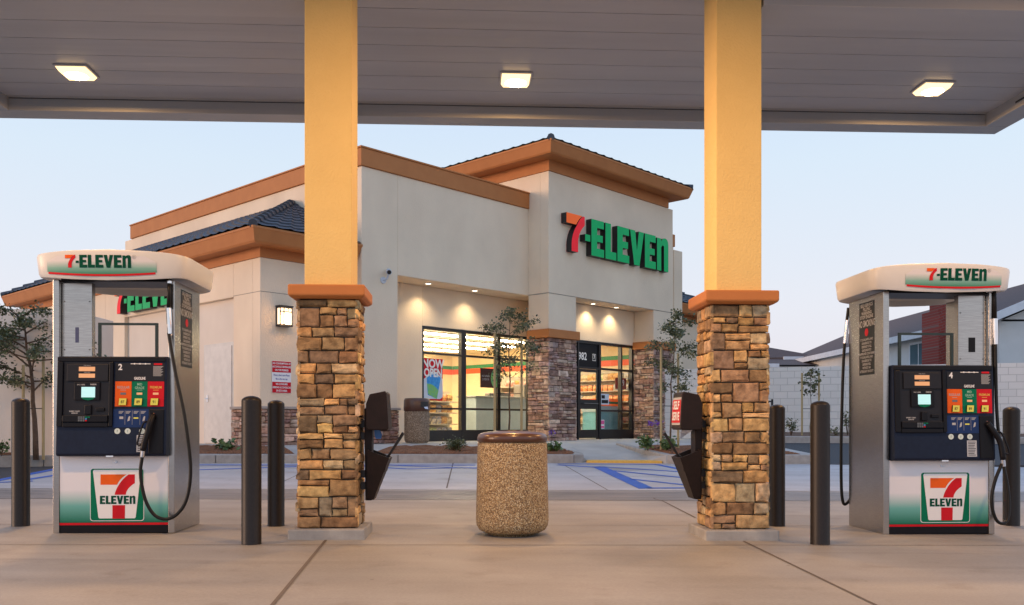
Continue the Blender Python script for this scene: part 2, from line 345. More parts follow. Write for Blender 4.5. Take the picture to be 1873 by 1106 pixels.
# ------------------------------------------------------------------ mesh builder
class MB:
    def __init__(s): s.v = []; s.f = []; s.m = []; s.c = []; s.col = None
    def add(s, vs, fs, mi=0):
        o = len(s.v); s.v += [tuple(p) for p in vs]
        for f in fs: s.f.append([i + o for i in f]); s.m.append(mi); s.c.append(s.col)
        return s
    def box(s, x0, x1, y0, y1, z0, z1, mi=0, M=None):
        vs = [(x, y, z) for z in (z0, z1) for y in (y0, y1) for x in (x0, x1)]
        if M: vs = [M @ Vector(p) for p in vs]
        return s.add(vs, [(0, 2, 3, 1), (4, 5, 7, 6), (0, 1, 5, 4), (2, 6, 7, 3), (0, 4, 6, 2), (1, 3, 7, 5)], mi)
    def ext(s, pts, place, w0, w1=None, mi=0, ms=None):
        n = len(pts)
        if w1 is None: return s.add([place(u, v, w0) for u, v in pts], [list(range(n))], mi)
        vs = [place(u, v, w0) for u, v in pts] + [place(u, v, w1) for u, v in pts]
        s.add(vs, [list(range(n))[::-1]], mi)
        o = len(s.v) - 2 * n
        s.f.append([o + n + i for i in range(n)]); s.m.append(mi); s.c.append(s.col)
        for i in range(n):
            j = (i + 1) % n
            s.f.append([o + i, o + j, o + n + j, o + n + i]); s.m.append(mi if ms is None else ms); s.c.append(s.col)
        return s
    def tube(s, pts, r, n=10, mi=0, cap=True):
        pts = [Vector(p) for p in pts]; rs = r if isinstance(r, (list, tuple)) else [r] * len(pts)
        o = len(s.v); up = None
        for i, p in enumerate(pts):
            d = (pts[min(i + 1, len(pts) - 1)] - pts[max(i - 1, 0)]).normalized()
            if up is None: up = Vector((0, 0, 1)) if abs(d.z) < 0.9 else Vector((1, 0, 0))
            a = d.cross(up).normalized(); b = a.cross(d).normalized(); up = b
            for k in range(n):
                t = 2 * math.pi * k / n
                s.v.append(tuple(p + (a * math.cos(t) + b * math.sin(t)) * rs[i]))
        for i in range(len(pts) - 1):
            for k in range(n):
                k2 = (k + 1) % n
                s.f.append([o + i * n + k, o + i * n + k2, o + (i + 1) * n + k2, o + (i + 1) * n + k]); s.m.append(mi); s.c.append(s.col)
        if cap:
            s.f.append([o + k for k in range(n)][::-1]); s.f.append([o + (len(pts) - 1) * n + k for k in range(n)])
            s.m += [mi, mi]; s.c += [s.col, s.col]
        return s
    def lathe(s, prof, cx=0, cy=0, n=32, mi=0):
        o = len(s.v)
        for r, z in prof:
            for k in range(n):
                t = 2 * math.pi * k / n; s.v.append((cx + r * math.cos(t), cy + r * math.sin(t), z))
        for i in range(len(prof) - 1):
            for k in range(n):
                k2 = (k + 1) % n
                s.f.append([o + i * n + k, o + i * n + k2, o + (i + 1) * n + k2, o + (i + 1) * n + k]); s.m.append(mi); s.c.append(s.col)
        return s
    def text(s, txt, size, place, bold=0.0, xs=1.0, mi=0, w=0.0, align='CENTER'):
        cu = bpy.data.curves.new('t', 'FONT'); cu.body = txt; cu.size = size; cu.align_x = align; cu.align_y = 'CENTER'; cu.offset = bold
        cu.resolution_u = 3
        ob = bpy.data.objects.new('t', cu); COL.objects.link(ob)
        me = bpy.data.meshes.new_from_object(ob)
        s.add([place(v.co.x * xs, v.co.y, w) for v in me.vertices], [list(p.vertices) for p in me.polygons], mi)
        bpy.data.objects.remove(ob); bpy.data.curves.remove(cu); bpy.data.meshes.remove(me)
        return s
    def build(s, name, mats, parent=None, smooth=False, bevel=0.0, segs=2, loc=None, rz=0.0):
        me = bpy.data.meshes.new(name); me.from_pydata(s.v, [], s.f); me.update()
        for m in (mats if isinstance(mats, (list, tuple)) else [mats]): me.materials.append(m)
        for p, mi in zip(me.polygons, s.m): p.material_index = mi; p.use_smooth = smooth
        if any(c is not None for c in s.c):
            at = me.color_attributes.new('stone', 'FLOAT_COLOR', 'CORNER')
            for p in me.polygons:
                c = s.c[p.index] or (0.1, 0.08, 0.06)
                for li in p.loop_indices: at.data[li].color = (*c, 1)
        o = bpy.data.objects.new(name, me); COL.objects.link(o)
        if parent: o.parent = parent
        if bevel:
            b = o.modifiers.new('bevel', 'BEVEL'); b.width = bevel; b.segments = segs; b.limit_method = 'ANGLE'; b.angle_limit = R(40)
        if loc is not None: o.location = loc
        if rz: o.rotation_euler = (0, 0, rz)
        return o

def tag(o, label=None, cat=None, group=None, kind=None):
    if label: o['label'] = label
    if cat: o['category'] = cat
    if group: o['group'] = group
    if kind: o['kind'] = kind
    return o
def thing(name, label, cat, loc=(0, 0, 0), rz=0.0, group=None):
    o = bpy.data.objects.new(name, None); COL.objects.link(o)
    o.location = loc; o.rotation_euler = (0, 0, rz); o.empty_display_size = 0.1
    return tag(o, label, cat, group)
def copy_thing(root, loc=None, rz=None, label=None, group=None):
    r = root.copy(); COL.objects.link(r)
    if loc is not None: r.location = loc
    if rz is not None: r.rotation_euler = (0, 0, rz)
    if label: r['label'] = label
    if group: r['group'] = group
    for ch in list(root.children):
        c = ch.copy(); COL.objects.link(c); c.parent = r
        for g in list(ch.children):
            d = g.copy(); COL.objects.link(d); d.parent = c
    return r
def lamp_under(name, parent, loc, typ, energy, color, size=0.3, blend=0.6, angle=120, rot=(0, 0, 0), gr=False):
    l = bpy.data.lights.new(name, typ); l.energy = energy; l.color = color
    if typ == 'AREA': l.size = size
    if typ == 'SPOT': l.spot_size = R(angle); l.spot_blend = blend; l.shadow_soft_size = size
    if typ == 'POINT': l.shadow_soft_size = size
    o = bpy.data.objects.new(name, l); COL.objects.link(o); o.parent = parent; o.location = loc; o.rotation_euler = rot
    return o

# ------------------------------------------------------------------ the site's own frames
ISL = R(2.8)                                   # the pump island runs 2.8 degrees off the view's right angle
ci, si = math.cos(ISL), math.sin(ISL)
def isl(x, y): return (x * ci - y * si, x * si + y * ci)
def to_isl(X, Y): return (X * ci + Y * si, -X * si + Y * ci)
PROF = [(-60, 0), (11.2, 0), (11.7, -0.025), (12.3, -0.025), (12.9, 0.0), (17.6, 0.19), (18.8, 0.26), (400, 0.26)]
def gz(X, Y):
    x, y = to_isl(X, Y)
    z = 0
    for (a, za), (b, zb) in zip(PROF, PROF[1:]):
        if a <= y <= b: z = za + (zb - za) * (y - a) / (b - a)
    return z - 0.0072 * max(-12, min(12, x))
def gp(px, py):                                # where the line of sight through a point of the photo meets the pavement
    d = (py - 775) / 1641
    t = 7.0
    for _ in range(60):
        X = (px - 936.5) / 1641 * t
        t += ((EYE - gz(X, t)) / d - t) * 0.6
    return ((px - 936.5) / 1641 * t, t)

def drape(name, polys, m, off, kind='structure', res=None):
    bm = bmesh.new()
    for pts in polys:
        vs = [bm.verts.new((x, y, 0)) for x, y in pts]
        bm.faces.new(vs)
    for y, _ in PROF[1:-1]:
        p = isl(0, y); geom = bm.verts[:] + bm.edges[:] + bm.faces[:]
        bmesh.ops.bisect_plane(bm, geom=geom, plane_co=(p[0], p[1], 0), plane_no=(-si, ci, 0))
    for x in (-12, 12):
        p = isl(x, 0); geom = bm.verts[:] + bm.edges[:] + bm.faces[:]
        bmesh.ops.bisect_plane(bm, geom=geom, plane_co=(p[0], p[1], 0), plane_no=(ci, si, 0))
    for v in bm.verts: v.co.z = gz(v.co.x, v.co.y) + off
    bmesh.ops.recalc_face_normals(bm, faces=bm.faces)
    me = bpy.data.meshes.new(name); bm.to_mesh(me); bm.free(); me.materials.append(m)
    o = bpy.data.objects.new(name, me); COL.objects.link(o)
    if kind: o['kind'] = kind
    return o
def strip(a, b, w):
    a = Vector(a); b = Vector(b); d = (b - a).normalized(); n = Vector((-d.y, d.x)) * w / 2
    return [tuple(a - n), tuple(b - n), tuple(b + n), tuple(a + n)]

# ================================================================== GROUND
drape('ground', [[(-300, -60), (300, -60), (300, 380), (-300, 380)]], GROUND, 0.0)
jl = []
def iline(x0, y0, x1, y1, w): jl.append(strip(isl(x0, y0), isl(x1, y1), w))
yj1 = to_isl(*gp(936, 997))[1]; yj2 = to_isl(*gp(936, 961))[1]
iline(-20, yj1, 20, yj1, 0.012); iline(-20, yj2, 20, yj2, 0.010)
iline(-20, 11.2, 20, 11.2, 0.014); iline(-20, 12.9, 20, 12.9, 0.012)
iline(-20, 3.3, 20, 3.3, 0.012)
def pl(a, b, w): jl.append(strip(gp(*a), gp(*b), w))
def longer(a, b, w, k0, k1):
    A = Vector(gp(*a)); B = Vector(gp(*b)); jl.append(strip(A + (A - B) * k0, B + (B - A) * k1, w))
longer((596, 988), (499, 1106), 0.022, 0.0, 2.0)
longer((1360, 990), (1600, 1106), 0.016, 0.0, 2.0)
pl((1195, 911), (1272, 947), 0.020)
pl((829, 846), (817, 893), 0.022); pl((1034, 852), (1111, 896), 0.018); pl((558, 862), (520, 880), 0.015)
drape('pavement_joint', jl, JOINT, 0.004)
# darker valley gutter
drape('gutter', [[isl(-22, 11.22), isl(22, 11.22), isl(22, 12.75), isl(-22, 12.75)]], mat('gutter_concrete', (0.21, 0.20, 0.195), (0.13, 0.125, 0.12), rough=0.5, scale=2.5, stretch=(0.4, 3, 1), bump=0.2, bscale=60, big=0.15), 0.003)
SKYLIT_APR = GROUND.copy(); SKYLIT_APR.name = 'skylit_apron_concrete'  # far slab, lighter and cooler: open-sky light put into its colour
for nd in SKYLIT_APR.node_tree.nodes:
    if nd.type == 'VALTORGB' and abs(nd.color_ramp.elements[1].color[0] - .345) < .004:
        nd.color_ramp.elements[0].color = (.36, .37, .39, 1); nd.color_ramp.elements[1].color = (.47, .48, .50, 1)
drape('skylit_apron', [[isl(-22, 12.9), isl(22, 12.9), isl(22, 19), isl(-22, 19)]], SKYLIT_APR, 0.002)
# painted blue stall and aisle lines
bl = []
def bline(a, b, w=0.10): bl.append(strip(gp(*a), gp(*b), w * 1.35))
bline((1094, 853.5), (1183, 894.0), 0.18)
bline((1183, 893), (1300, 892.5), 0.10)
bline((1020, 848.6), (1200, 849.4), 0.09)
bline((1200, 849.4), (1262, 862), 0.10)
bline((1020, 850.5), (1094, 855), 0.10)
bline((1120, 861), (1262, 875), 0.09)
bline((1149, 876), (1262, 888), 0.09)
bline((1094, 853.5), (1262, 864), 0.09)
bline((345, 850.5), (870, 851), 0.11)
bline((345, 860), (560, 853), 0.09)
bline((640, 851.5), (745, 858), 0.09); bline((745, 858), (885, 855), 0.09)
bline((700, 850.5), (885, 857.5), 0.08)
bline((-60, 890), (110, 856.5), 0.11)
bline((-40, 884), (60, 880), 0.09); bline((20, 882), (110, 868), 0.09)
drape('pavement_marking', bl, BLUE, 0.006)
# asphalt lanes at both sides
drape('road', [[(-40, 4.0), gp(-60, 884), gp(30, 872), gp(104, 857), gp(104, 846), (-8.3, 16.2), (-14, 13.2), (-40, 9)]], ASPH, 0.005)

def slab(name, pts, zs, mats, drop=0.5, kind='structure', rim=None, bevel=0.0):
    # a solid block with a (possibly sloping) top; pts counter-clockwise
    m = MB(); n = len(pts)
    m.add([(x, y, z) for (x, y), z in zip(pts, zs)] + [(x, y, z - drop) for (x, y), z in zip(pts, zs)],
          [list(range(n)), list(range(n, 2 * n))[::-1]] + [[i, i + n, (i + 1) % n + n, (i + 1) % n] for i in range(n)])
    return tag(m.build(name, mats, bevel=bevel), kind=kind)
# the raised walk in front of and around the shop
front = [(-16, 13.0, .40), (-8.3, 15.95, .38), (-5.6, 17.0, .36), (1.36, 17.75, .335), (1.5, 18.0, .215), (2.75, 18.0, .205), (3.05, 17.75, .33), (6.0, 18.05, .32), (6.25, 18.35, .32), (5.6, 18.8, .33)]
inner = [(-16, 16.5, .50), (-9.0, 18.2, .50), (-5.9, 18.4, .50), (0.9, 19.7, .50), (1.3, 20.3, .50), (2.6, 20.3, .50), (2.9, 19.9, .50), (5.0, 19.9, .50), (5.6, 20.0, .50), (5.62, 20.02, .50)]
w = MB()
for (a, b, c, d) in zip(front[:-1], front[1:], inner[1:], inner[:-1]):
    o = len(w.v)
    w.add([a, b, c, d, (a[0], a[1], -0.3), (b[0], b[1], -0.3)], [(0, 1, 2), (0, 2, 3), (0, 4, 5, 1)])
w.add([(5.6, 18.8, .33), (5.62, 20.02, .50), (5.6, 18.8, -.3), (5.62, 20.02, -.3)], [(0, 2, 3, 1)])
tag(w.build('sidewalk', WALK), kind='structure')
slab('sidewalk', [(x, y) for x, y, z in inner] + [(5.6, 27), (16, 50), (-36, 50), (-36, 16.5)], [.50] * (len(inner) + 4), WALK)
# kerbs
def curb(pts, width=0.16, z_extra=0.012, name='curb'):
    m = MB()
    for i, (a, b) in enumerate(zip(pts[:-1], pts[1:])):
        A, B = Vector(a[:2]), Vector(b[:2]); d = (B - A).normalized(); n = Vector((-d.y, d.x)) * width
        za, zb = a[2] + z_extra, b[2] + z_extra
        e = d * 0.004
        q = [A - n * 0.12 + e, B - n * 0.12 - e, B + n - e, A + n + e]
        m.add([(q[0].x, q[0].y, za), (q[1].x, q[1].y, zb), (q[2].x, q[2].y, zb), (q[3].x, q[3].y, za),
               (q[0].x, q[0].y, -.3), (q[1].x, q[1].y, -.3), (q[2].x, q[2].y, -.3), (q[3].x, q[3].y, -.3)],
              [(0, 1, 2, 3), (0, 4, 5, 1), (1, 5, 6, 2), (2, 6, 7, 3), (3, 7, 4, 0)])
    return tag(m.build(name, CONC, bevel=0.02), kind='structure')
curb([(-16, 12.95, .40), (-8.3, 15.9, .38), (-5.6, 16.95, .36), (-2.2, 17.33, .35), (1.22, 17.68, .335), (1.40, 17.80, .335), (1.42, 18.15, .35), (0.95, 19.2, .47)])
curb([(2.35, 20.2, .51), (2.62, 19.3, .44), (3.03, 17.80, .335), (3.30, 17.66, .33), (6.0, 18.0, .32), (6.22, 18.2, .32), (6.2, 18.5, .32), (5.7, 18.8, .33)])
# yellow ramp lip
slab('ramp', [(1.47, 17.74), (2.98, 17.78), (2.92, 18.02), (1.50, 18.0)], [.222, .215, .226, .232], YELL, drop=0.3, bevel=0.01)
# planting beds of bark mulch (stuff: nobody could count the chips)
def mulch(pts, z, name='planter_bed'):
    bm = bmesh.new(); vs = [bm.verts.new((x, y, zz)) for (x, y), zz in zip(pts, z)]; bm.faces.new(vs)
    bmesh.ops.triangulate(bm, faces=bm.faces)
    for _ in range(5): bmesh.ops.subdivide_edges(bm, edges=[e for e in bm.edges if e.calc_length() > 0.09], cuts=1, use_grid_fill=True); bmesh.ops.triangulate(bm, faces=bm.faces)
    bnd = {v for e in bm.edges if e.is_boundary for v in e.verts}
    for v in bm.verts: v.co.z += 0.03 + (rnd.uniform(-0.012, 0.022) if v not in bnd else -0.02)
    me = bpy.data.meshes.new(name); bm.to_mesh(me); bm.free(); me.materials.append(MULCH)
    o = bpy.data.objects.new(name, me); COL.objects.link(o); return tag(o, kind='stuff')
mulch([(-2.75, 17.45), (1.20, 17.86), (1.26, 18.05), (0.75, 19.15), (-2.55, 18.75)], [.36, .34, .36, .45, .47])
mulch([(-15.5, 13.5), (-8.4, 16.1), (-5.7, 17.15), (-4.2, 17.33), (-4.6, 18.15), (-6.1, 18.2), (-9.2, 17.6), (-16, 15.0)], [.41, .39, .37, .365, .47, .49, .48, .48])
mulch([(2.72, 19.35), (3.14, 17.95), (3.32, 17.84), (5.85, 18.18), (5.3, 19.5), (3.0, 19.5)], [.44, .345, .335, .33, .44, .46])

# the lane to the right of the shop, its far kerb, the bed by the block wall
slab('road', [(5.2, 18.86), (6.0, 18.5), (6.35, 17.9), (40, 15.8), (40, 19.0), (5.6, 21.3)], [.27, .20, .145, .08, .42, .50], ASPH)
slab('curb', [(5.6, 21.3), (40, 19.0), (40, 19.2), (5.6, 21.5)], [.66, .56, .56, .66], CONC, bevel=0.02)
slab('planter_bed', [(5.6, 21.5), (40, 19.2), (40, 30), (5.6, 34)], [.655, .555, .72, .80], mat('bed_soil', (0.17, 0.095, 0.060), (0.09, 0.05, 0.035), rough=1, scale=14, bump=1.0, bscale=30), kind='structure')

# ================================================================== STORE
BZ = 0.52
SR = math.atan2(.730, .683)
store = thing('convenience_store', 'beige stucco corner shop with terracotta cornices, stone piers and lit windows', 'shop', (-3.352, 20.0, BZ), SR)
SM = Matrix.Translation((-3.352, 20.0, BZ)) @ Matrix.Rotation(SR, 4, 'Z')
def SW(s, t, h): return SM @ Vector((s, t, h))

def wall(name, boxes, m, parent=None, bevel=0.012):
    q = MB()
    for b in boxes: q.box(*b)
    return q.build(name, m, parent or store, bevel=bevel)
# main block (walls 0.3 thick), open recess for the shopfront
wall('wall', [(0, 1.036, 0, 0.3, -.3, 6.186)], STUCCO)
wall('wall', [(1.036, 5.55, 0, 0.3, 3.87, 6.186)], STUCCO)
wall('wall', [(0, 0.3, 0.3, 11.65, -.3, 6.186)], STUCCO)
wall('wall', [(0.02, 0.3, 11.65, 12.15, -.3, 6.19)], STUCCO)
wall('wall', [(0.3, 12.6, 11.3, 11.65, -.3, 6.186)], STUCCO)
wall('wall', [(12.3, 12.6, 0.0, 11.3, -.3, 6.186)], STUCCO)
wall('wall', [(11.45, 12.3, 0.0, 0.3, -.3, 6.186)], STUCCO)
wall('wall', [(12.6, 13.1, -0.02, 8, -.3, 6.1)], STUCCO)
wall('roof_deck', [(0.3, 12.3, 0.3, 11.3, 5.6, 5.8)], mat('flat_roofing', (0.25, 0.25, 0.25), rough=0.9))
# parapet band
q = MB()
q.box(-.04, 5.55, -.04, .34, 6.19, 6.585); q.box(-.04, .34, .34, 11.66, 6.19, 6.585)
q.box(11.45, 12.64, -.04, .34, 6.19, 6.585); q.box(12.26, 12.64, .34, 11.66, 6.19, 6.585); q.box(.34, 12.26, 11.28, 11.66, 6.19, 6.585)
q.build('parapet_band', TRIM, store, bevel=0.012)
q = MB(); q.box(-.06, 5.55, -.06, .36, 6.587, 6.625); q.box(-.06, .36, .36, 11.68, 6.587, 6.625); q.build('parapet_cap', TRIM, store, bevel=0.006)
# recess of the shopfront
wall('recess_wall', [(1.036, 2.49, 0.8, 0.95, -.3, 3.87)], STUCCO)
wall('recess_wall', [(2.49, 6.54, 0.8, 0.95, 2.878, 3.87)], STUCCO)
wall('recess_soffit', [(1.036, 5.55, 0.302, 0.95, 3.874, 4.05), (5.55, 6.54, 0.002, 0.95, 3.876, 4.05)], STUCCO)
wall('recess_wall', [(6.54, 6.69, 0.0, 0.8, -.3, 3.87)], STUCCO)
# tower
wall('tower_wall', [(5.55, 11.45, -.72, -.42, 3.87, 7.08)], STUCCO)
wall('tower_wall', [(5.55, 5.85, -.42, 5.5, 3.87, 7.08)], STUCCO)
wall('tower_wall', [(11.15, 11.45, -.42, 5.5, -.3, 7.08)], STUCCO)
wall('tower_wall', [(5.85, 11.15, 5.2, 5.5, 3.87, 7.08)], STUCCO)
wall('tower_pier', [(5.55, 6.69, -.72, 0.0, 2.93, 3.868)], STUCCO)
wall('tower_pier', [(10.40, 11.45, -.72, 0.0, 2.93, 3.868)], STUCCO)
wall('entry_soffit', [(6.69, 10.40, -.418, 0.0, 3.874, 4.0)], STUCCO)
wall('entry_wall', [(6.69, 10.40, 0.0, 0.15, 2.83, 3.87)], STUCCO)
wall('tower_frieze', [(5.53, 11.18, -.745, 5.5, 7.084, 7.375)], TRIM, bevel=0)
# stucco control joints
JT = mat('stucco_joint', (0.30, 0.25, 0.20), rough=0.95)
q = MB(); q.box(5.545, 11.455, -.7225, -.70, 3.872, 3.884); q.box(5.5475, 5.56, -.72, 0, 3.872, 3.884); q.build('stucco_joint', JT, store)

def eave(name, s0, s1, t0, t1, hb, ht, ob, ot, parent, sides='ftbr'):
    # crown-shaped fascia around a rectangle: bottom set back, top thrown out; soffit between
    q = MB()
    def ring(o, h): return [(s0 - o, t0 - o, h), (s1 + o, t0 - o, h), (s1 + o, t1 + o, h), (s0 - o, t1 + o, h)]
    r = ring(-.02, hb + .0) + ring(ob, hb) + ring(ob + (ot - ob) * .25, hb + (ht - hb) * .12) + ring(ot - .01, ht - .05) + ring(ot, ht - .045) + ring(ot, ht) + ring(ot - .12, ht)
    fs = []
    for k in range(6):
        for i in range(4):
            j = (i + 1) % 4; fs.append((k * 4 + i, k * 4 + j, k * 4 + 4 + j, k * 4 + 4 + i))
    q.add(r, fs); return q.build(name, TRIM, parent)
eave('fascia', 5.55, 11.18, -.72, 5.5, 7.37, 7.69, .44, .56, store)

def tiles(mb, e0, e1, t0, t1, pitch=.34, course=.36, amp=.022, step=.03):
    e0, e1, t0, t1 = map(Vector, (e0, e1, t0, t1))
    L = (e1 - e0).length; H = max((t0 - e0).length, (t1 - e1).length)
    nn = (e1 - e0).cross(((t0 + t1) / 2 - (e0 + e1) / 2)).normalized()
    if nn.z < 0: nn = -nn
    nc = max(2, int(L / pitch)) * 4; nr = max(2, round(H / course)); o = len(mb.v); rows = []
    for r in range(nr):
        for (fr, hh) in ((r / nr, step), ((r + .97) / nr, 0.004)):
            rows.append((fr, hh))
    for fr, hh in rows:
        a = e0.lerp(t0, fr); b = e1.lerp(t1, fr); ll = (b - a).length
        for c in range(nc + 1):
            p = a.lerp(b, c / nc); ph = c / nc * L / pitch * 2 * math.pi * (ll / L if L else 1)
            wv = max(0, math.sin(c * math.pi / 2 + .3)) * amp
            mb.v.append(tuple(p + nn * (hh + wv + .01)))
    for r in range(len(rows) - 1):
        for c in range(nc):
            mb.f.append([o + r * (nc + 1) + c, o + r * (nc + 1) + c + 1, o + (r + 1) * (nc + 1) + c + 1, o + (r + 1) * (nc + 1) + c]); mb.m.append(0); mb.c.append(None)
def hipcaps(mb, a, b, r=.085):
    a, b = Vector(a), Vector(b); n = max(2, int((b - a).length / .36))
    for i in range(n):
        p = a.lerp(b, i / n); q2 = a.lerp(b, (i + 1.12) / n)
        mb.tube([p + Vector((0, 0, .035)), q2 + Vector((0, 0, .0))], [r * 1.12, r * .86], 8)
# tower roof
q = MB(); o_ = .54; e_ = 7.69
A_, B_, C_, D_ = (5.55 - o_, -.72 - o_, e_), (11.18 + o_, -.72 - o_, e_), (11.18 + o_, 5.5 + o_, e_), (5.55 - o_, 5.5 + o_, e_)
r0, r1 = (8.365, 2.1, 8.52), (8.366, 2.68, 8.52)
tiles(q, A_, B_, r0, r0); tiles(q, D_, A_, r1, r0); tiles(q, B_, C_, r0, r1); tiles(q, C_, D_, r1, r1)
for c_, r_ in ((A_, r0), (B_, r0), (C_, r1), (D_, r1)): hipcaps(q, c_, r_)
q.build('tower_roof', TILE, store)

# side wing under the tiled hip roof
wall('wing_wall', [(-2.27, 0, .45, .75, -.3, 3.9)], STUCCO)
wall('wing_wall', [(-2.27, -1.97, .75, 1.53, -.3, 3.9)], STUCCO)
wall('wing_wall', [(-2.27, -1.97, 1.53, 6.94, 3.17, 3.9)], STUCCO)
wall('wing_wall', [(-2.27, -1.97, 6.94, 8.10, -.3, 3.9)], STUCCO)
wall('wing_wall', [(-2.27, -1.97, 8.10, 13.4, 3.17, 3.9)], STUCCO)
wall('wing_wall', [(-2.27, -1.97, 13.4, 14.35, -.3, 3.9)], STUCCO)
wall('wing_wall', [(-1.97, 0, 14.05, 14.35, -.3, 3.9)], STUCCO)
wall('wing_panel', [(-2.17, -1.97, 1.53, 6.94, -.3, 3.17)], STUCCO_IN, bevel=0)
wall('wing_panel', [(-2.17, -1.97, 8.10, 13.4, -.3, 3.17)], STUCCO_IN, bevel=0)
wall('wing_frieze', [(-2.29, 0.0, .43, 14.37, 3.904, 4.12)], TRIM, bevel=0)
q = MB(); q.box(-2.2725, -2.25, .4475, 1.53, 3.185, 3.197); q.box(-2.27, 0, .4475, .46, 3.185, 3.197); q.build('stucco_joint', JT, store)
eave('fascia', -2.27, -.43, .43, 14.35, 4.11, 4.43, .34, .45, store)
q = MB(); e_ = 4.43
tiles(q, (-2.70, 14.78, e_), (-2.70, .02, e_), (0.0, 12.08, 5.80), (0.0, 2.72, 5.80))
tiles(q, (-2.70, .02, e_), (0.0, .02, e_), (-.02, 2.72, 5.80), (0.0, 2.72, 5.80))
tiles(q, (0.0, 14.78, e_), (-2.70, 14.78, e_), (0.0, 12.08, 5.80), (-.02, 12.08, 5.80))
hipcaps(q, (-2.70, .02, e_), (-.02, 2.70, 5.80)); hipcaps(q, (-2.70, 14.78, e_), (-.02, 12.1, 5.80))
q.build('wing_roof', TILE, store)
# right-hand wing, seen just past the tower
wall('wing_wall', [(13.1, 15.4, .45, 6.5, -.3, 3.9)], STUCCO)
wall('wing_frieze', [(13.1, 15.42, .43, 6.52, 3.904, 4.12)], TRIM, bevel=0)
eave('fascia', 13.12, 15.4, .45, 6.5, 4.11, 4.43, .34, .45, store)
q = MB()
tiles(q, (13.1, .02, e_), (15.83, .02, e_), (13.1, 2.72, 5.8), (13.12, 2.72, 5.8)); tiles(q, (15.83, .02, e_), (15.83, 6.93, e_), (13.1, 2.72, 5.8), (13.1, 4.2, 5.8))
hipcaps(q, (15.83, .02, e_), (13.1, 2.75, 5.8)); q.build('wing_roof', TILE, store)

# ledge stone: packed courses of single stones, each a chamfered lump
def stones(mb, place, W, H, hmin, hmax, wmin, wmax, pal, depth, r, mix=.5):
    def stone(x0, x1, y0, y1):
        g = .004; x0 += g; x1 -= g; y0 += g; y1 -= g
        if x1 - x0 < .012 or y1 - y0 < .012: return
        c = r.choice(pal); k = r.uniform(.78, 1.2); mb.col = tuple(min(1, ch * k * r.uniform(.95, 1.05)) for ch in c)
        d = depth * r.uniform(.55, 1.15); ix = min(.012, (x1 - x0) * .22); iy = min(.012, (y1 - y0) * .25); j = min(ix, iy) * .55; sk = [r.uniform(-.0045, .0045) * (depth / .03) for _ in range(8)]
        rings = []
        for inset, dd, jj in ((0, 0, 0), (.25, d * .72, j), (1.0, d, j * .8)):
            a0, a1, b0, b1 = x0 + ix * inset, x1 - ix * inset, y0 + iy * inset, y1 - iy * inset
            xm, ym = (a0 + a1) / 2, (b0 + b1) / 2
            P = [(a0, b0), (xm, b0), (a1, b0), (a1, ym), (a1, b1), (xm, b1), (a0, b1), (a0, ym)]
            rings.append([place(u + r.uniform(-jj, jj) + (sk[n_] if dd else 0), v + r.uniform(-jj, jj) + (sk[(n_ + 3) % 8] if dd else 0), dd + (r.uniform(-.16, .16) * d if dd else 0)) for n_, (u, v) in enumerate(P)])
        vs = rings[0] + rings[1] + rings[2] + [place((x0 + x1) / 2, (y0 + y1) / 2, d * r.uniform(.95, 1.15))]
        fs = []
        for q_ in range(2):
            for i in range(8): fs.append((q_ * 8 + i, q_ * 8 + (i + 1) % 8, q_ * 8 + 8 + (i + 1) % 8, q_ * 8 + 8 + i))
        for i in range(8): fs.append((16 + i, 16 + (i + 1) % 8, 24))
        mb.add(vs, fs)
    def run(x0, x1, y0, y1):
        x = x0
        while x < x1 - 1e-4:
            w_ = r.uniform(wmin, wmax)
            if x1 - (x + w_) < wmin * .8: w_ = x1 - x
            if w_ > wmax * 1.25: w_ *= .5
            yh = y1 - y0
            if yh > hmin * 1.7 and r.random() < mix:
                s_ = y0 + yh * r.uniform(.35, .65)
                for a, b in ((y0, s_), (s_, y1)):
                    if w_ > wmin * 1.9 and r.random() < .45:
                        xm = x + w_ * r.uniform(.35, .65); stone(x, xm, a, b); stone(xm, x + w_, a, b)
                    else: stone(x, x + w_, a, b)
            else: stone(x, x + w_, y0, y1)
            x += w_
    y = 0
    while y < H - 1e-4:
        h_ = r.uniform(hmin, hmax)
        if H - (y + h_) < hmin * .8: h_ = H - y
        run(0, W, y, y + h_); y += h_
    mb.col = None
PALB = [(.44, .27, .20), (.50, .33, .25), (.33, .20, .155), (.46, .34, .29), (.38, .26, .24), (.54, .40, .32), (.27, .165, .135)]
PALC = [(.58, .35, .14), (.46, .28, .115), (.66, .43, .19), (.34, .22, .12), (.27, .165, .08), (.30, .18, .085), (.46, .30, .14), (.24, .165, .10), (.42, .33, .21), (.55, .42, .26), (.60, .39, .18), (.36, .235, .13), (.68, .45, .19)]
MORT = (.045, .035, .028)
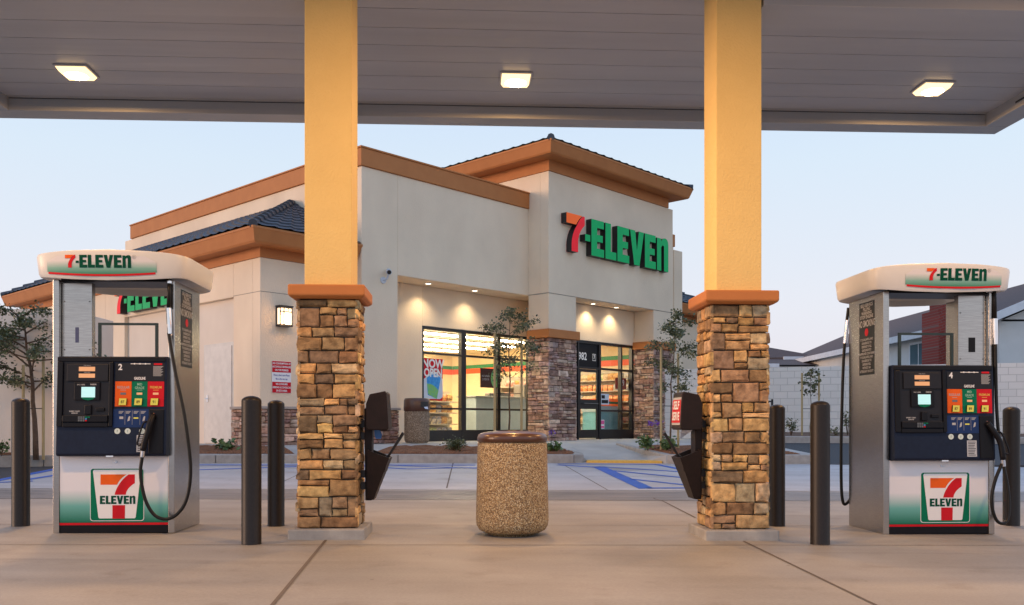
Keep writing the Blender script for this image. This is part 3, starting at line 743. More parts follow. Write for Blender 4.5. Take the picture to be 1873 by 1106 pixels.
def stone_box(name, s0, s1, t0, t1, h0, h1, faces, parent, pal, d, **k):
    q = MB(); q.col = MORT; q.box(s0, s1, t0, t1, h0, h1); H = h1 - h0
    r = random.Random(hash((round(s0, 2), round(t0, 2), len(faces))) & 0xffff)
    for f in faces:
        if f == 'f': stones(q, lambda u, v, w_: (s0 - d * .8 + u, t0 - w_, h0 + v), s1 - s0 + d * 1.6, H, pal=pal, depth=d, r=r, **k)
        if f == 'b': stones(q, lambda u, v, w_: (s0 - d * .8 + u, t1 + w_, h0 + v), s1 - s0 + d * 1.6, H, pal=pal, depth=d, r=r, **k)
        if f == 'l': stones(q, lambda u, v, w_: (s0 - w_, t0 - d * .8 + u, h0 + v), t1 - t0 + d * 1.6, H, pal=pal, depth=d, r=r, **k)
        if f == 'r': stones(q, lambda u, v, w_: (s1 + w_, t0 - d * .8 + u, h0 + v), t1 - t0 + d * 1.6, H, pal=pal, depth=d, r=r, **k)
    q.col = None
    return q.build(name, STONE if pal is PALC else STONE_B, parent)
kb = dict(hmin=.06, hmax=.17, wmin=.13, wmax=.50, mix=.6)
stone_box('stone_pier', 5.58, 6.66, -.69, -.02, -.1, 2.70, 'flr', store, PALB, .05, **kb)
stone_box('stone_pier', 10.43, 11.42, -.69, -.02, -.1, 2.70, 'fl', store, PALB, .05, **kb)
stone_box('stone_base', 0.02, 1.00, -.01, .1, -.1, .74, 'f', store, PALB, .05, **kb)
stone_box('stone_base', -2.28, -0.02, .44, .5, -.1, .74, 'f', store, PALB, .05, **kb)
stone_box('stone_base', -2.28, -2.2, .50, 1.50, -.1, .74, 'l', store, PALB, .05, **kb)
wall('base_cap', [(-.02, 1.06, -.09, .2, .742, .80)], mat('cast_stone_cap', (0.42, 0.36, 0.31), (0.36, 0.31, 0.27), rough=0.9, scale=8, bump=.3), bevel=.01)
wall('base_cap', [(-2.36, -.02, .36, .52, .742, .80)], MATS['cast_stone_cap'], bevel=.01)
wall('base_cap', [(-2.36, -2.2, .52, 1.54, .742, .80)], MATS['cast_stone_cap'], bevel=.01)
wall('pier_cap', [(5.47, 6.77, -.80, 0.0, 2.702, 2.93)], TRIM, bevel=.015)
wall('pier_cap', [(10.32, 11.53, -.80, 0.0, 2.702, 2.93)], TRIM, bevel=.015)

# shopfronts: frames, panes
def frame(name, t, verts, hors, s0, s1, h0, h1, d=.12, w_=.055, doors=()):
    q = MB()
    for s_, ww in verts: q.box(s_ - ww / 2, s_ + ww / 2, t - d / 2, t + d / 2, h0, h1)
    xs = sorted(verts)
    for (h_, hw, a, b) in hors:
        for (sa, wa), (sb, wb) in zip(xs[:-1], xs[1:]):
            if sa >= a - 1e-3 and sb <= b + 1e-3: q.box(sa + wa / 2, sb - wb / 2, t - d / 2 + .004, t + d / 2 - .004, h_ - hw / 2, h_ + hw / 2)
    return q.build(name, FRAME, store)
V1 = [(2.52, .06), (3.93, .17), (5.26, .11), (6.50, .06)]
f1 = frame('window_frame', .87, V1, [(2.84, .07, 0, 9), (2.21, .05, 0, 9), (.82, .05, 0, 9), (.13, .28, 0, 9)], 2.49, 6.6, -.02, 2.875)
V2 = [(6.73, .06), (7.70, .06), (8.71, .09), (9.78, .07), (10.35, .09)]
f2 = frame('entry_frame', .07, V2, [(2.79, .07, 0, 11), (2.05, .06, 0, 11), (.82, .05, 8.7, 11), (.13, .27, 8.7, 11)], 6.69, 10.4, -.02, 2.83)
def pane(s0, s1, h0, h1, t, par, m=GLASS, name='pane'):
    q = MB(); q.box(s0, s1, t - .004, t + .004, h0, h1); return q.build(name, m, par)
for a, b in zip(V1[:-1], V1[1:]):
    for h0, h1 in ((.27, .795), (.845, 2.185), (2.235, 2.805)): pane(a[0] + a[1] / 2, b[0] - b[1] / 2, h0, h1, .87, f1)
for a, b in zip(V2[2:-1], V2[3:]):
    for h0, h1 in ((.265, .795), (.845, 2.02), (2.08, 2.755)): pane(a[0] + a[1] / 2, b[0] - b[1] / 2, h0, h1, .07, f2)
q = MB(); q.box(6.76, 7.67, .05, .09, 2.08, 2.755); q.box(7.73, 8.665, .05, .09, 2.08, 2.755)
q.build('transom_panel', BLK, f2)
for d0, d1 in ((6.765, 7.665), (7.735, 8.66)):
    q = MB(); w1 = .085
    q.box(d0, d0 + w1, .03, .075, .02, 2.01); q.box(d1 - w1, d1, .03, .075, .02, 2.01)
    q.box(d0 + w1, d1 - w1, .032, .073, 1.93, 2.01); q.box(d0 + w1, d1 - w1, .032, .073, .02, .26); q.box(d0 + w1, d1 - w1, .032, .073, .86, 1.14)
    dr = q.build('door', FRAME, store)
    pane(d0 + w1, d1 - w1, .26, .86, .055, dr); pane(d0 + w1, d1 - w1, 1.14, 1.93, .055, dr)
    q = MB(); q.tube([(d0 + .16, -.03, 1.02), (d1 - .1, -.03, 1.02)], .014, 8); q.tube([(d0 + .18, -.03, 1.02), (d0 + .18, .03, 1.02)], .01, 6); q.tube([(d1 - .12, -.03, 1.02), (d1 - .12, .03, 1.02)], .01, 6)
    q.build('handle', STEELD, dr)
q = MB(); fp = lambda u, v, w_: (8.0 + u, .046, 2.36 + v)
q.text('982', .30, lambda u, v, w_: (7.93 + u, .044, 2.37 + v), .006, .85)
q.text('7', .15, lambda u, v, w_: (8.47 + u, .044, 2.37 + v), .006, .9)
q.box(8.40, 8.54, .045, .048, 2.27, 2.285); q.box(8.40, 8.54, .045, .048, 2.455, 2.47); q.box(8.39, 8.40, .045, .048, 2.27, 2.47); q.box(8.54, 8.55, .045, .048, 2.27, 2.47)
q.build('address_number', WHT, f2)

# the plain door in the wing
q = MB(); q.box(-2.205, -2.165, 1.62, 2.94, -.02, 2.22); q.build('service_door', DOORW, store, bevel=.004)
sdoor = [o for o in store.children if o.name.startswith('service_door')][0]
q = MB(); q.box(-2.225, -2.204, 1.70, 2.86, 0.0, 2.14); q.build('door_leaf', mat('door_leaf_paint', (0.70, 0.66, 0.60), rough=.55), sdoor, bevel=.004)
q = MB(); q.box(-2.24, -2.224, 2.70, 2.76, .92, 1.08); q.tube([(-2.28, 2.73, 1.0), (-2.28, 2.60, 1.0)], .012, 8); q.tube([(-2.23, 2.73, 1.0), (-2.28, 2.73, 1.0)], .012, 8)
q.build('handle', CHROME, sdoor)

# interior shell
q = MB(); q.box(.3, 11.14, .96, 11.3, -.2, 0.0); q.box(6.69, 11.14, .15, .96, -.2, 0.0); q.build('interior_floor', INF, store)
q = MB(); q.box(.3, 11.14, .96, 11.3, 3.05, 3.1); q.box(6.7, 11.14, .16, .96, 3.05, 3.1); q.build('interior_ceiling', INC, store)
wall('interior_wall', [(.3, 8.6, 8.9, 9.0, 0, 3.05)], INW, bevel=0)
wall('interior_wall', [(11.08, 11.146, .32, 9.0, 0.002, 3.048)], INW, bevel=0)
wall('interior_wall', [(.3, .4, .96, 8.9, 0, 3.05)], INW, bevel=0)
wall('interior_wall', [(8.6, 11.08, 8.9, 9.0, 0, 3.05)], INW, bevel=0)
q = MB(); q.box(.42, 11.06, 8.88, 8.896, 2.49, 2.62); q.box(11.064, 11.076, .4, 8.87, 2.49, 2.62); q.build('interior_stripe', mat('stripe_green', (0.02, .22, .09), rough=.6), store)
q = MB(); q.box(.42, 11.06, 8.878, 8.895, 2.30, 2.488); q.box(11.062, 11.075, .4, 8.87, 2.30, 2.488); q.build('interior_stripe', mat('stripe_red', (0.75, .10, .03), rough=.6), store)

# ================================================================== LETTERING SHAPES (unit height)
def bez(p0, p1, p2, n=8): return [((1 - t) ** 2 * p0[0] + 2 * t * (1 - t) * p1[0] + t * t * p2[0], (1 - t) ** 2 * p0[1] + 2 * t * (1 - t) * p1[1] + t * t * p2[1]) for t in [i / n for i in range(n + 1)]]
GE = [(0, 0), (.56, 0), (.56, .22), (.25, .22), (.25, .41), (.50, .41), (.50, .60), (.25, .60), (.25, .79), (.55, .79), (.55, 1), (0, 1)]
GL = [(0, 0), (.50, 0), (.50, .22), (.25, .22), (.25, 1), (0, 1)]
GV = [(.20, 0), (.46, 0), (.68, 1), (.43, 1), (.335, .42), (.25, 1), (0, 1)]
GN = [(0, 0), (.22, 0), (.22, .70)] + bez((.22, .70), (.30, .83), (.37, .74), 5)[1:] + [(.37, 0), (.60, 0), (.60, .78)] + bez((.60, .82), (.58, 1.02), (.40, 1.0), 6)[1:] + bez((.40, 1.0), (.28, .99), (.22, .88), 5)[1:] + [(.21, .97), (0, .97)]
GH = [(0, .36), (.22, .36), (.22, .54), (0, .54)]
arc_ = bez((.44, .73), (.52, .90), (.70, 1.0), 6)
G7O = [(0, .73), (.40, .73)] + bez((.415, .75), (.50, .90), (.66, 1.0), 6)[1:] + [(0, 1)]
G7R = [(.21, 0), (.48, 0)] + bez((.48, .30), (.52, .58), (.76, .76), 7) + [(.76, 1), (.70, 1)] + arc_[::-1][1:] + bez((.44, .73), (.22, .48), (.21, .18), 6)[1:]
SEQ = [(G7R, 0.0, 'r'), (G7O, 0.0, 'o'), (GH, .78, 'g'), (GE, 1.05, 'g'), (GL, 1.67, 'g'), (GE, 2.22, 'g'), (GV, 2.82, 'g'), (GE, 3.55, 'g'), (GN, 4.17, 'g')]
LOGO_W = 4.77

def shop_sign(label, place, parent_rz, hgt, length):
    root = thing('store_sign', label, 'sign', (-3.352, 20.0, BZ), SR, None)
    k = length / LOGO_W
    for g, off, c in SEQ:
        q = MB()
        q.ext([((off + u) * k, v * hgt) for u, v in g], place, .003, .19, 0, 1)
        mid = off + sum(u for u, v in g) / len(g)
        face = {'r': SRED, 'o': SORG, 'g': SGRN}[c]
        q.build('hyphen' if g is GH else ('numeral' if c in 'ro' else 'letter'), [face, SSIDE], root)
    return root
shop_sign('large green and red channel letter sign on the tower above the entrance', lambda u, v, w_: (5.55 + .50 + u, -.72 - w_, 5.05 + v), 0, 1.0, 4.86)
shop_sign('smaller green and red channel letter sign on the side wing, seen through the left pump', lambda u, v, w_: (-2.27 - w_, 7.10 - u, 3.24 + v), 0, .64, 3.45)

def local_thing(name, label, cat, s, t, h, group=None): return thing(name, label, cat, tuple(SW(s, t, h)), SR, group)

# wall lantern
L = local_thing('wall_lantern', 'lit square wall lantern with black bars beside the left stone column', 'lantern', -1.75, .45, 2.70)
q = MB(); q.box(-.155, .155, -.17, 0, .17, .215); q.box(-.165, .165, -.18, 0, .205, .225); q.box(-.155, .155, -.17, 0, -.215, -.175)
q.box(-.15, -.135, -.165, -.15, -.175, .17); q.box(.135, .15, -.165, -.15, -.175, .17); q.box(-.06, -.045, -.165, -.15, -.175, .17); q.box(-.045, .135, -.163, -.152, .085, .1)
q.box(-.135, -.06, -.163, -.152, .085, .1); q.box(-.155, .155, -.02, -.001, -.175, .17); q.box(.04, .052, -.162, -.153, .1, .17)
q.build('cage', BLACK, L)
q = MB(); q.box(-.132, .132, -.150, -.03, -.174, .169); q.build('lamp_glass', LANT, L)
lamp_under('lantern_light', L, (0, -.26, -.05), 'POINT', 11, (1, .52, .18), .10)
# notice
N = local_thing('wall_notice', 'red and white alcohol notice under the wall lantern', 'notice', -1.77, .445, 1.42)
q = MB(); q.box(-.235, .235, -.008, -.002, -.34, .34); q.build('panel', WHT, N)
q = MB(); q.box(-.228, .228, -.011, -.0085, .10, .333); q.build('red_field', RED, N)
q = MB(); q.box(-.228, .228, -.011, -.0085, -.333, -.105); q.build('red_field', RED, N)
q = MB()
for i, s_ in enumerate(['NO CONSUMPTION OF', 'ALCOHOLIC BEVERAGES', 'ON THE PREMISES']): q.text(s_, .055, lambda u, v, w_, i=i: (u, -.013, .285 - i * .07 + v), .0015, .74)
for i, s_ in enumerate(['NO CONSUMIR', 'BEBIDAS ALCOHOLICAS', 'EN ESTA AREA']): q.text(s_, .055, lambda u, v, w_, i=i: (u, -.013, -.15 - i * .07 + v), .0015, .74)
q.build('lettering', WHT, N)
q = MB()
for i, s_ in enumerate(['Khong duoc uong Ruou', 'Bia o khu vuc nay']): q.text(s_, .055, lambda u, v, w_, i=i: (u, -.010, .04 - i * .08 + v), .001, .74)
q.build('lettering', mat('notice_blue', (.05, .07, .35)), N)
# security camera
K = local_thing('security_camera', 'white security camera on the corner wall above the shopfront recess', 'camera', .62, 0, 3.82)
q = MB(); q.tube([(-.02, -.001, -.12), (-.02, -.03, -.12)], .075, 16); q.tube([(-.02, -.02, -.12), (0.0, -.12, -.10), (.02, -.16, .02)], .022, 10)
q.build('bracket', CAMW, K, smooth=False)
q = MB(); q.tube([(.10, -.05, .10), (-.05, -.26, .03)], .062, 16); q.build('housing', CAMW, K, smooth=False)
q = MB(); q.tube([(-.05, -.262, .031), (-.054, -.268, .029)], .048, 16); q.build('lens', BLACK, K)

# recessed downlights
dl = None
for s_, t_, lab in ((2.35, .42, 'left recessed soffit light above the shopfront poster'), (3.95, .42, 'right recessed soffit light above the shopfront window'), (8.04, -.25, 'left recessed soffit light over the entrance'), (9.15, -.25, 'right recessed soffit light over the entrance')):
    d = local_thing('downlight', lab, 'ceiling light', s_, t_, 3.874, 'recessed lights in the shop soffits')
    q = MB(); q.lathe([(.075, -.001), (.10, -.004), (.10, -.010), (.078, -.014), (.072, -.004)], n=24); q.build('trim_ring', CAMW, d)
    q = MB(); q.lathe([(0.0, -.006), (.072, -.006)], n=24); q.build('lens', DLM, d)
    lamp_under('downlight_lamp', d, (0, 0, -.03), 'SPOT', DOWN_W, (1, .78, .48), .05, .8, 118)

# fluorescent fittings inside
fl = local_thing('fluorescent_light', 'bare tube ceiling light glowing inside the shop', 'ceiling light', 0, 0, 0, 'rows of tube lights in the shop ceiling')
q = MB(); q.box(-1.1, 1.1, -.10, .10, -.045, -.002); q.build('housing', SHELF, fl)
q = MB(); q.box(-1.08, 1.08, -.085, .085, -.075, -.0455); q.build('tube', TUBE, fl)
first = True
for t_ in (1.6, 2.95, 4.3, 5.65, 7.0, 8.3):
    for k_ in range(5):
        s_ = 1.6 + k_ * 2.3 + (0 if t_ < 20 else .4)
        if s_ > 10.5: continue
        loc = tuple(SW(s_, t_, 3.048))
        row = ['row nearest the shop windows', 'second row from the shop windows', 'third row from the shop windows', 'fourth row from the shop windows', 'fifth row from the shop windows', 'row at the back wall of the shop'][(1.6, 2.95, 4.3, 5.65, 7.0, 8.3).index(t_)]
        lb = '%s tube light in the %s' % (['leftmost', 'second from left', 'third from left', 'rightmost'][k_], row)
        if first: fl.location = loc; fl['label'] = lb; first = False
        else: copy_thing(fl, loc, label=lb)

# goods and shelves
GOODS = []
gcols = [((.62, .10, .05), (.75, .45, .10)), ((.75, .48, .12), (.35, .12, .05)), ((.70, .62, .48), (.55, .10, .08)), ((.15, .20, .35), (.65, .55, .35)), ((.42, .24, .10), (.72, .60, .35)), ((.10, .30, .14), (.70, .62, .30))]
for i, (a, b) in enumerate(gcols):
    g = thing('snack_packet', 'packet standing on a lit shelf inside the shop', 'packet', (0, 0, -50), SR, 'packets on the shop shelves')
    q = MB(); n_ = 4
    w_, d_, h_ = .085 + .012 * (i % 3), .05, .19 + .02 * (i % 2)
    vs = []
    for z_, kk, dd in ((0, .9, .35), (.02, 1, .55), (h_ * .5, 1.0, 1.0), (h_ - .02, 1, .5), (h_, .98, .12)):
        vs += [(-w_ * kk, -d_ * dd, z_), (w_ * kk, -d_ * dd, z_), (w_ * kk, d_ * dd, z_), (-w_ * kk, d_ * dd, z_)]
    fs = [(0, 3, 2, 1), (16, 17, 18, 19)] + [(r_ * 4 + k_, r_ * 4 + (k_ + 1) % 4, r_ * 4 + 4 + (k_ + 1) % 4, r_ * 4 + 4 + k_) for r_ in range(4) for k_ in range(4)]
    q.add(vs, fs)
    q.build('bag', mat('packet_%d' % i, a, b, rough=.35, scale=13), g)
    q = MB(); q.box(-w_ * .7, w_ * .7, -d_ * 1.02, -d_ * .9, h_ * .38, h_ * .62); q.build('printed_band', mat('packet_band_%d' % i, b, a, rough=.4, scale=20), g)
    GOODS.append(g)
used = [False] * len(GOODS)
GN_ = ['red and yellow', 'amber', 'cream', 'dark blue', 'brown', 'green']
ORD = ['first', 'second', 'third', 'fourth', 'fifth', 'sixth', 'seventh', 'eighth', 'ninth', 'tenth', 'eleventh']
def put_good(i, s, t, h, rz, lb):
    loc = tuple(SW(s, t, h))
    if not used[i]: GOODS[i].location = loc; GOODS[i].rotation_euler = (0, 0, SR + rz); used[i] = True; GOODS[i]['label'] = lb
    else: copy_thing(GOODS[i], loc, SR + rz, label=lb)
def gondola(label, short, s, t, L_, H_, nsh, rz=0.0, stock=True, step=.205):
    G = thing('store_shelf', label, 'shelf', tuple(SW(s, t, 0)), SR + rz, 'shelves in the shop')
    q = MB(); q.box(-L_ / 2, L_ / 2, -.02, .02, 0, H_); q.build('back_panel', SHELF, G)
    cs, sn = math.cos(rz), math.sin(rz)
    for k_ in range(nsh):
        z_ = .12 + k_ * (H_ - .1) / nsh
        q = MB(); q.box(-L_ / 2, L_ / 2, -.36, -.021, z_ - .03, z_); q.build('shelf_board', SHELF, G, bevel=.004)
        if stock:
            x = -L_ / 2 + .12; r_ = random.Random(k_ * 31 + int(s * 10)); typ = r_.randrange(6)
            n_ = 0
            while x < L_ / 2 - .08:
                if r_.random() < .4: typ = r_.randrange(6)
                put_good(typ, s + x * cs + .25 * sn, t + x * sn - .25 * cs, z_ + .001, rz, '%s packet, %s along the %s board of the %s shelf' % (GN_[typ], ORD[min(10, n_)], ['lowest', 'second', 'third', 'fourth', 'fifth', 'top'][k_], short)); n_ += 1
                x += step
    return G
gondola('stocked gondola shelf behind the poster window', 'poster window', 4.35, 2.9, 2.0, 1.36, 4)
gondola('stocked gondola shelf farther inside behind the first window', 'farther inside', 4.2, 5.2, 2.4, 1.45, 4)
gondola('tall stocked wall shelf seen through the entrance door', 'tall', 9.3, 3.6, 2.3, 1.95, 5)
gondola('stocked wall shelf behind the entrance sidelight', 'entrance sidelight', 11.0, 1.55, 2.3, 2.15, 6, -math.pi / 2)
# counters
c1 = local_thing('service_counter', 'long pale grey counter behind the middle shopfront panes', 'counter', 6.7, 2.3, 0)
q = MB(); q.box(-1.2, 1.5, -.35, .35, 0, 1.18); q.build('body', COUNT, c1, bevel=.01)
q = MB(); q.box(-1.25, 1.55, -.40, .40, 1.182, 1.23); q.build('worktop', mat('worktop', (.35, .37, .36), rough=.3), c1, bevel=.01)
q = MB(); q.box(1.0, 1.45, -.2, .25, 1.231, 1.62); q.box(-.4, .5, -.1, .1, 1.231, 1.33); q.build('dispensing_machine', STEELD, c1, bevel=.02)
c2 = local_thing('checkout_counter', 'blue green fronted counter with striped top behind the entrance sidelight', 'counter', 9.6, .95, 0)
q = MB(); q.box(-.22, 1.0, -.25, .25, 0, .80); q.build('front_panel', mat('teal_panel', (.16, .42, .50), rough=.4), c2)
q = MB(); q.box(-.25, 1.03, -.27, .27, .801, .98); q.build('top_band', COUNT, c2)
q = MB(); q.box(-.25, 1.03, -.274, .27, .985, 1.20); q.build('stripe', SORG, c2)
q = MB(); q.box(-.25, 1.03, -.279, -.2745, 1.05, 1.12); q.build('stripe', GRN, c2)
# posters
P = local_thing('window_poster', 'NOW OPEN poster with a big blue drink cup in the left shop window', 'poster', 2.87, .83, 1.62)
pz = lambda u, v, w_: (u, -w_, v)
q = MB(); q.ext([(-.33, -.60), (.33, -.60), (.33, .46), (-.33, .46)], pz, 0, .004); q.build('sheet', RED, P)
q = MB(); q.ext([(-.33, -.55), (-.24, -.56), (.24, -.56), (.33, -.50), (.33, -.10)] + bez((.33, -.05), (.1, .18), (-.12, .06), 6) + [(-.33, -.08)], pz, .0045, .006); q.build('pale_field', PALE, P)
q = MB(); q.ext([(-.18, -.46), (.13, -.56), (.25, -.05)] + bez((.25, -.02), (.05, .16), (-.22, -.04), 7), pz, .0065, .008); q.build('cup_picture', SKYBLUE, P)
q = MB(); q.ext([(-.17, -.44), (.12, -.56), (.18, -.34)] + bez((.18, -.34), (.0, -.16), (-.21, -.18), 6), pz, .0085, .0095); q.build('cup_picture', LIME, P)
q = MB(); q.text('NOW', .30, lambda u, v, w_: (u, -.010, .32 + v), .010, .92); q.text('OPEN', .29, lambda u, v, w_: (u, -.010, .09 + v), .010, .82); q.build('lettering', WHT, P)
P2 = local_thing('window_poster', 'small dark poster with a round food picture in the middle shop pane', 'poster', 4.92, .835, 1.68)
q = MB(); q.ext([(-.36, -.28), (.30, -.28), (.30, .24), (-.36, .24)], pz, 0, .003); q.build('sheet', mat('poster_brown', (.055, .02, .018), rough=.5), P2)
q = MB(); q.ext([(.21 + .17 * math.cos(i * .314), -.02 + .25 * math.sin(i * .314)) for i in range(20)], pz, .0035, .005); q.build('food_picture', LIME, P2)
q = MB(); q.text('HOT & FRESH', .07, lambda u, v, w_: (-.16 + u, -.006, .03 + v), .001, .7); q.text('2 FOR 99', .08, lambda u, v, w_: (-.16 + u, -.006, -.06 + v), .001, .8); q.build('lettering', TAGW, P2)
P3 = local_thing('price_poster', 'red price placard hanging behind the last entrance pane', 'poster', 10.05, .25, 1.66)
q = MB(); q.ext([(-.28, -.16), (.28, -.16), (.28, .18), (-.28, .18)], pz, 0, .003); q.build('sheet', mat('placard_red', (.35, .03, .03), rough=.5), P3)
q = MB(); q.text('99', .26, lambda u, v, w_: (.08 + u, -.005, .02 + v), .006, .8); q.build('lettering', WHT, P3)
P4 = local_thing('door_sticker', 'small pale sticker sheet on the entrance sidelight', 'poster', 8.98, .045, 1.16)
q = MB(); q.ext([(-.2, -.16), (.2, -.16), (.2, .16), (-.2, .16)], pz, 0, .003); q.build('sheet', PALE, P4)
q = MB(); q.ext([(-.16, -.12), (.16, -.12), (.16, -.02), (-.16, -.02)], pz, .0035, .004); q.ext([(-.16, .02), (.0, .02), (.0, .12), (-.16, .12)], pz, .0035, .004); q.build('print', DKG, P4)
P5 = local_thing('door_sticker', 'pink and white sticker low on the entrance sidelight', 'poster', 8.86, .04, .42)
q = MB(); q.ext([(-.09, -.13), (.09, -.13), (.09, .13), (-.09, .13)], pz, 0, .003); q.build('sheet', WHT, P5)
q = MB(); q.ext([(-.08, .0), (.08, .0), (.08, .11), (-.08, .11)], pz, .0035, .004); q.ext([(-.08, -.11), (.08, -.11), (.08, -.05), (-.08, -.05)], pz, .0035, .004); q.build('print', mat('pink_print', (.75, .10, .30)), P5)

# litter bin by the shop wall
B = local_thing('litter_bin', 'grey pebble litter bin with a brown hood by the shop corner', 'bin', 1.10, -.60, -.02)
q = MB(); q.lathe([(0, 0.02), (.24, .02), (.275, .06), (.285, .12), (.285, .72), (.27, .74)], n=36); q.build('body', AGG2, B, smooth=True)
q = MB(); q.lathe([(.29, .742), (.30, .76), (.295, .98), (.27, 1.03), (.0, 1.04)], n=36); q.build('hood', BROWNP, B, smooth=True)
q = MB()
for a0 in (-2.0,):
    n_ = 8
    for k_ in range(n_):
        a = a0 + k_ * .09; b = a + .09
        q.add([(.302 * math.cos(a), .302 * math.sin(a), .82), (.302 * math.cos(b), .302 * math.sin(b), .82), (.302 * math.cos(b), .302 * math.sin(b), .95), (.302 * math.cos(a), .302 * math.sin(a), .95)], [(0, 1, 2, 3)])
q.build('opening', BLACK, B)
q = MB(); q.add([(-.06, -.305, .83), (.04, -.32, .84), (.03, -.36, .78), (-.05, -.34, .79)], [(0, 1, 2, 3)]); 
tag(q.build('paper_scrap', PAPER, None, loc=tuple(SW(1.10, -.60, -.02)), rz=SR), 'white paper scrap sticking out of the brown hooded bin', 'paper')

# ================================================================== CANOPY
CX0, CX1, CY0, CY1, DK = -5.63, 6.63, 4.24, 11.0, 4.75
can = thing('fuel_canopy', 'flat white metal canopy over the fuel pumps with ribbed underside', 'canopy', (0, 0, 0), ISL)
CANM = mat('canopy_metal', (0.43, 0.445, 0.48), (0.37, 0.385, 0.42), rough=0.30, scale=0.9, stretch=(.35, 3, 1), bump=.5, bscale=2.2)
q = MB(); y = CY0
while y < CY1 - .3:
    y1 = min(y + .40, CY1 - .29)
    q.add([(CX0 + .29, y + .012, DK), (CX1 - .29, y + .012, DK), (CX1 - .29, y + .17, DK - .004), (CX0 + .29, y + .17, DK - .004), (CX1 - .29, y1, DK - .001), (CX0 + .29, y1, DK - .001),
           (CX0 + .29, y1, DK + .010), (CX1 - .29, y1, DK + .010), (CX0 + .29, y1 + .012, DK + .010), (CX1 - .29, y1 + .012, DK + .010), (CX0 + .29, y1 + .012, DK), (CX1 - .29, y1 + .012, DK)],
          [(0, 1, 2, 3), (3, 2, 4, 5), (5, 4, 7, 6), (6, 7, 9, 8), (8, 9, 11, 10)])
    y = y1
q.box(CX0 + .02, CX1 - .02, CY0, CY1 - .02, DK + .06, DK + .12)
q.build('ribbed_deck', CANM, can)
FZ = 4.60
FASM = mat('canopy_fascia', (0.36, 0.375, 0.40), (0.33, 0.345, 0.365), rough=0.36, scale=1.2)
def fas(name, x0, x1, y0, y1): 
    q = MB(); q.box(x0, x1, y0, y1, FZ, 5.55); return q.build(name, FASM, can, bevel=.006)
fas('fascia', CX0, CX1, CY1 - .29, CY1); fas('fascia', CX0, CX0 + .29, CY0 + .29, CY1 - .293); fas('fascia', CX1 - .29, CX1, CY0 + .29, CY1 - .293); fas('fascia', CX0, CX1, CY0, CY0 + .287)
q = MB(); q.box(CX1 - .296, CX1 - .291, 9.85, 10.1, 4.665, 4.685); q.build('fascia_slot', BLACK, can)
q = MB(); q.box(CX0 + .30, CX1 - .30, CY1 - .296, CY1 - .291, DK - .012, DK - .007); q.build('trim_line', DKG, can)
for a, b in ((CX0 + .3, -1.36), (2.48, CX1 - .3)):
    q = MB(); q.box(a, b, 7.42, 7.86, 4.47, DK - .008); q.build('beam', CANM, can, bevel=.006)
lm = thing('canopy_light', 'lit square canopy lamp at the left of the underside', 'ceiling light', (0, 0, 0), ISL, 'square lamps under the fuel canopy')
q = MB(); q.box(-.175, .175, -.175, .175, -.02, -.001); q.build('bezel', CANM, lm, bevel=.006)
q = MB(); q.add([(-.155, -.155, -.021), (.155, -.155, -.021), (.155, .155, -.021), (-.155, .155, -.021), (-.13, -.13, -.062), (.13, -.13, -.062), (.13, .13, -.062), (-.13, .13, -.062)],
      [(0, 1, 5, 4), (1, 2, 6, 5), (2, 3, 7, 6), (3, 0, 4, 7), (4, 5, 6, 7)]); q.build('lens', LENSR, lm)
q = MB(); q.lathe([(0, -.0634), (.115, -.0634)], n=20); q.build('lamp_glow', LAMPM, lm)
lamp_under('lamp_source', lm, (0, 0, -.09), 'AREA', LAMP_W, LAMP_C, .26)
labs = ['lit square canopy lamp at the left of the underside', 'lit square canopy lamp in the middle, above the shop tower', 'lit square canopy lamp at the right of the underside',
        'nearest left canopy lamp above the driveway', 'nearest middle canopy lamp above the driveway', 'nearest right canopy lamp above the driveway']
for i, (x, y) in enumerate([(-4.20, 9.85), (.52, 9.82), (5.22, 9.85), (-4.20, 5.4), (.52, 5.4), (5.22, 5.4)]):
    p = isl(x, y); loc = (p[0], p[1], DK - .003)
    if i == 0: lm.location = loc
    else: copy_thing(lm, loc, label=labs[i])

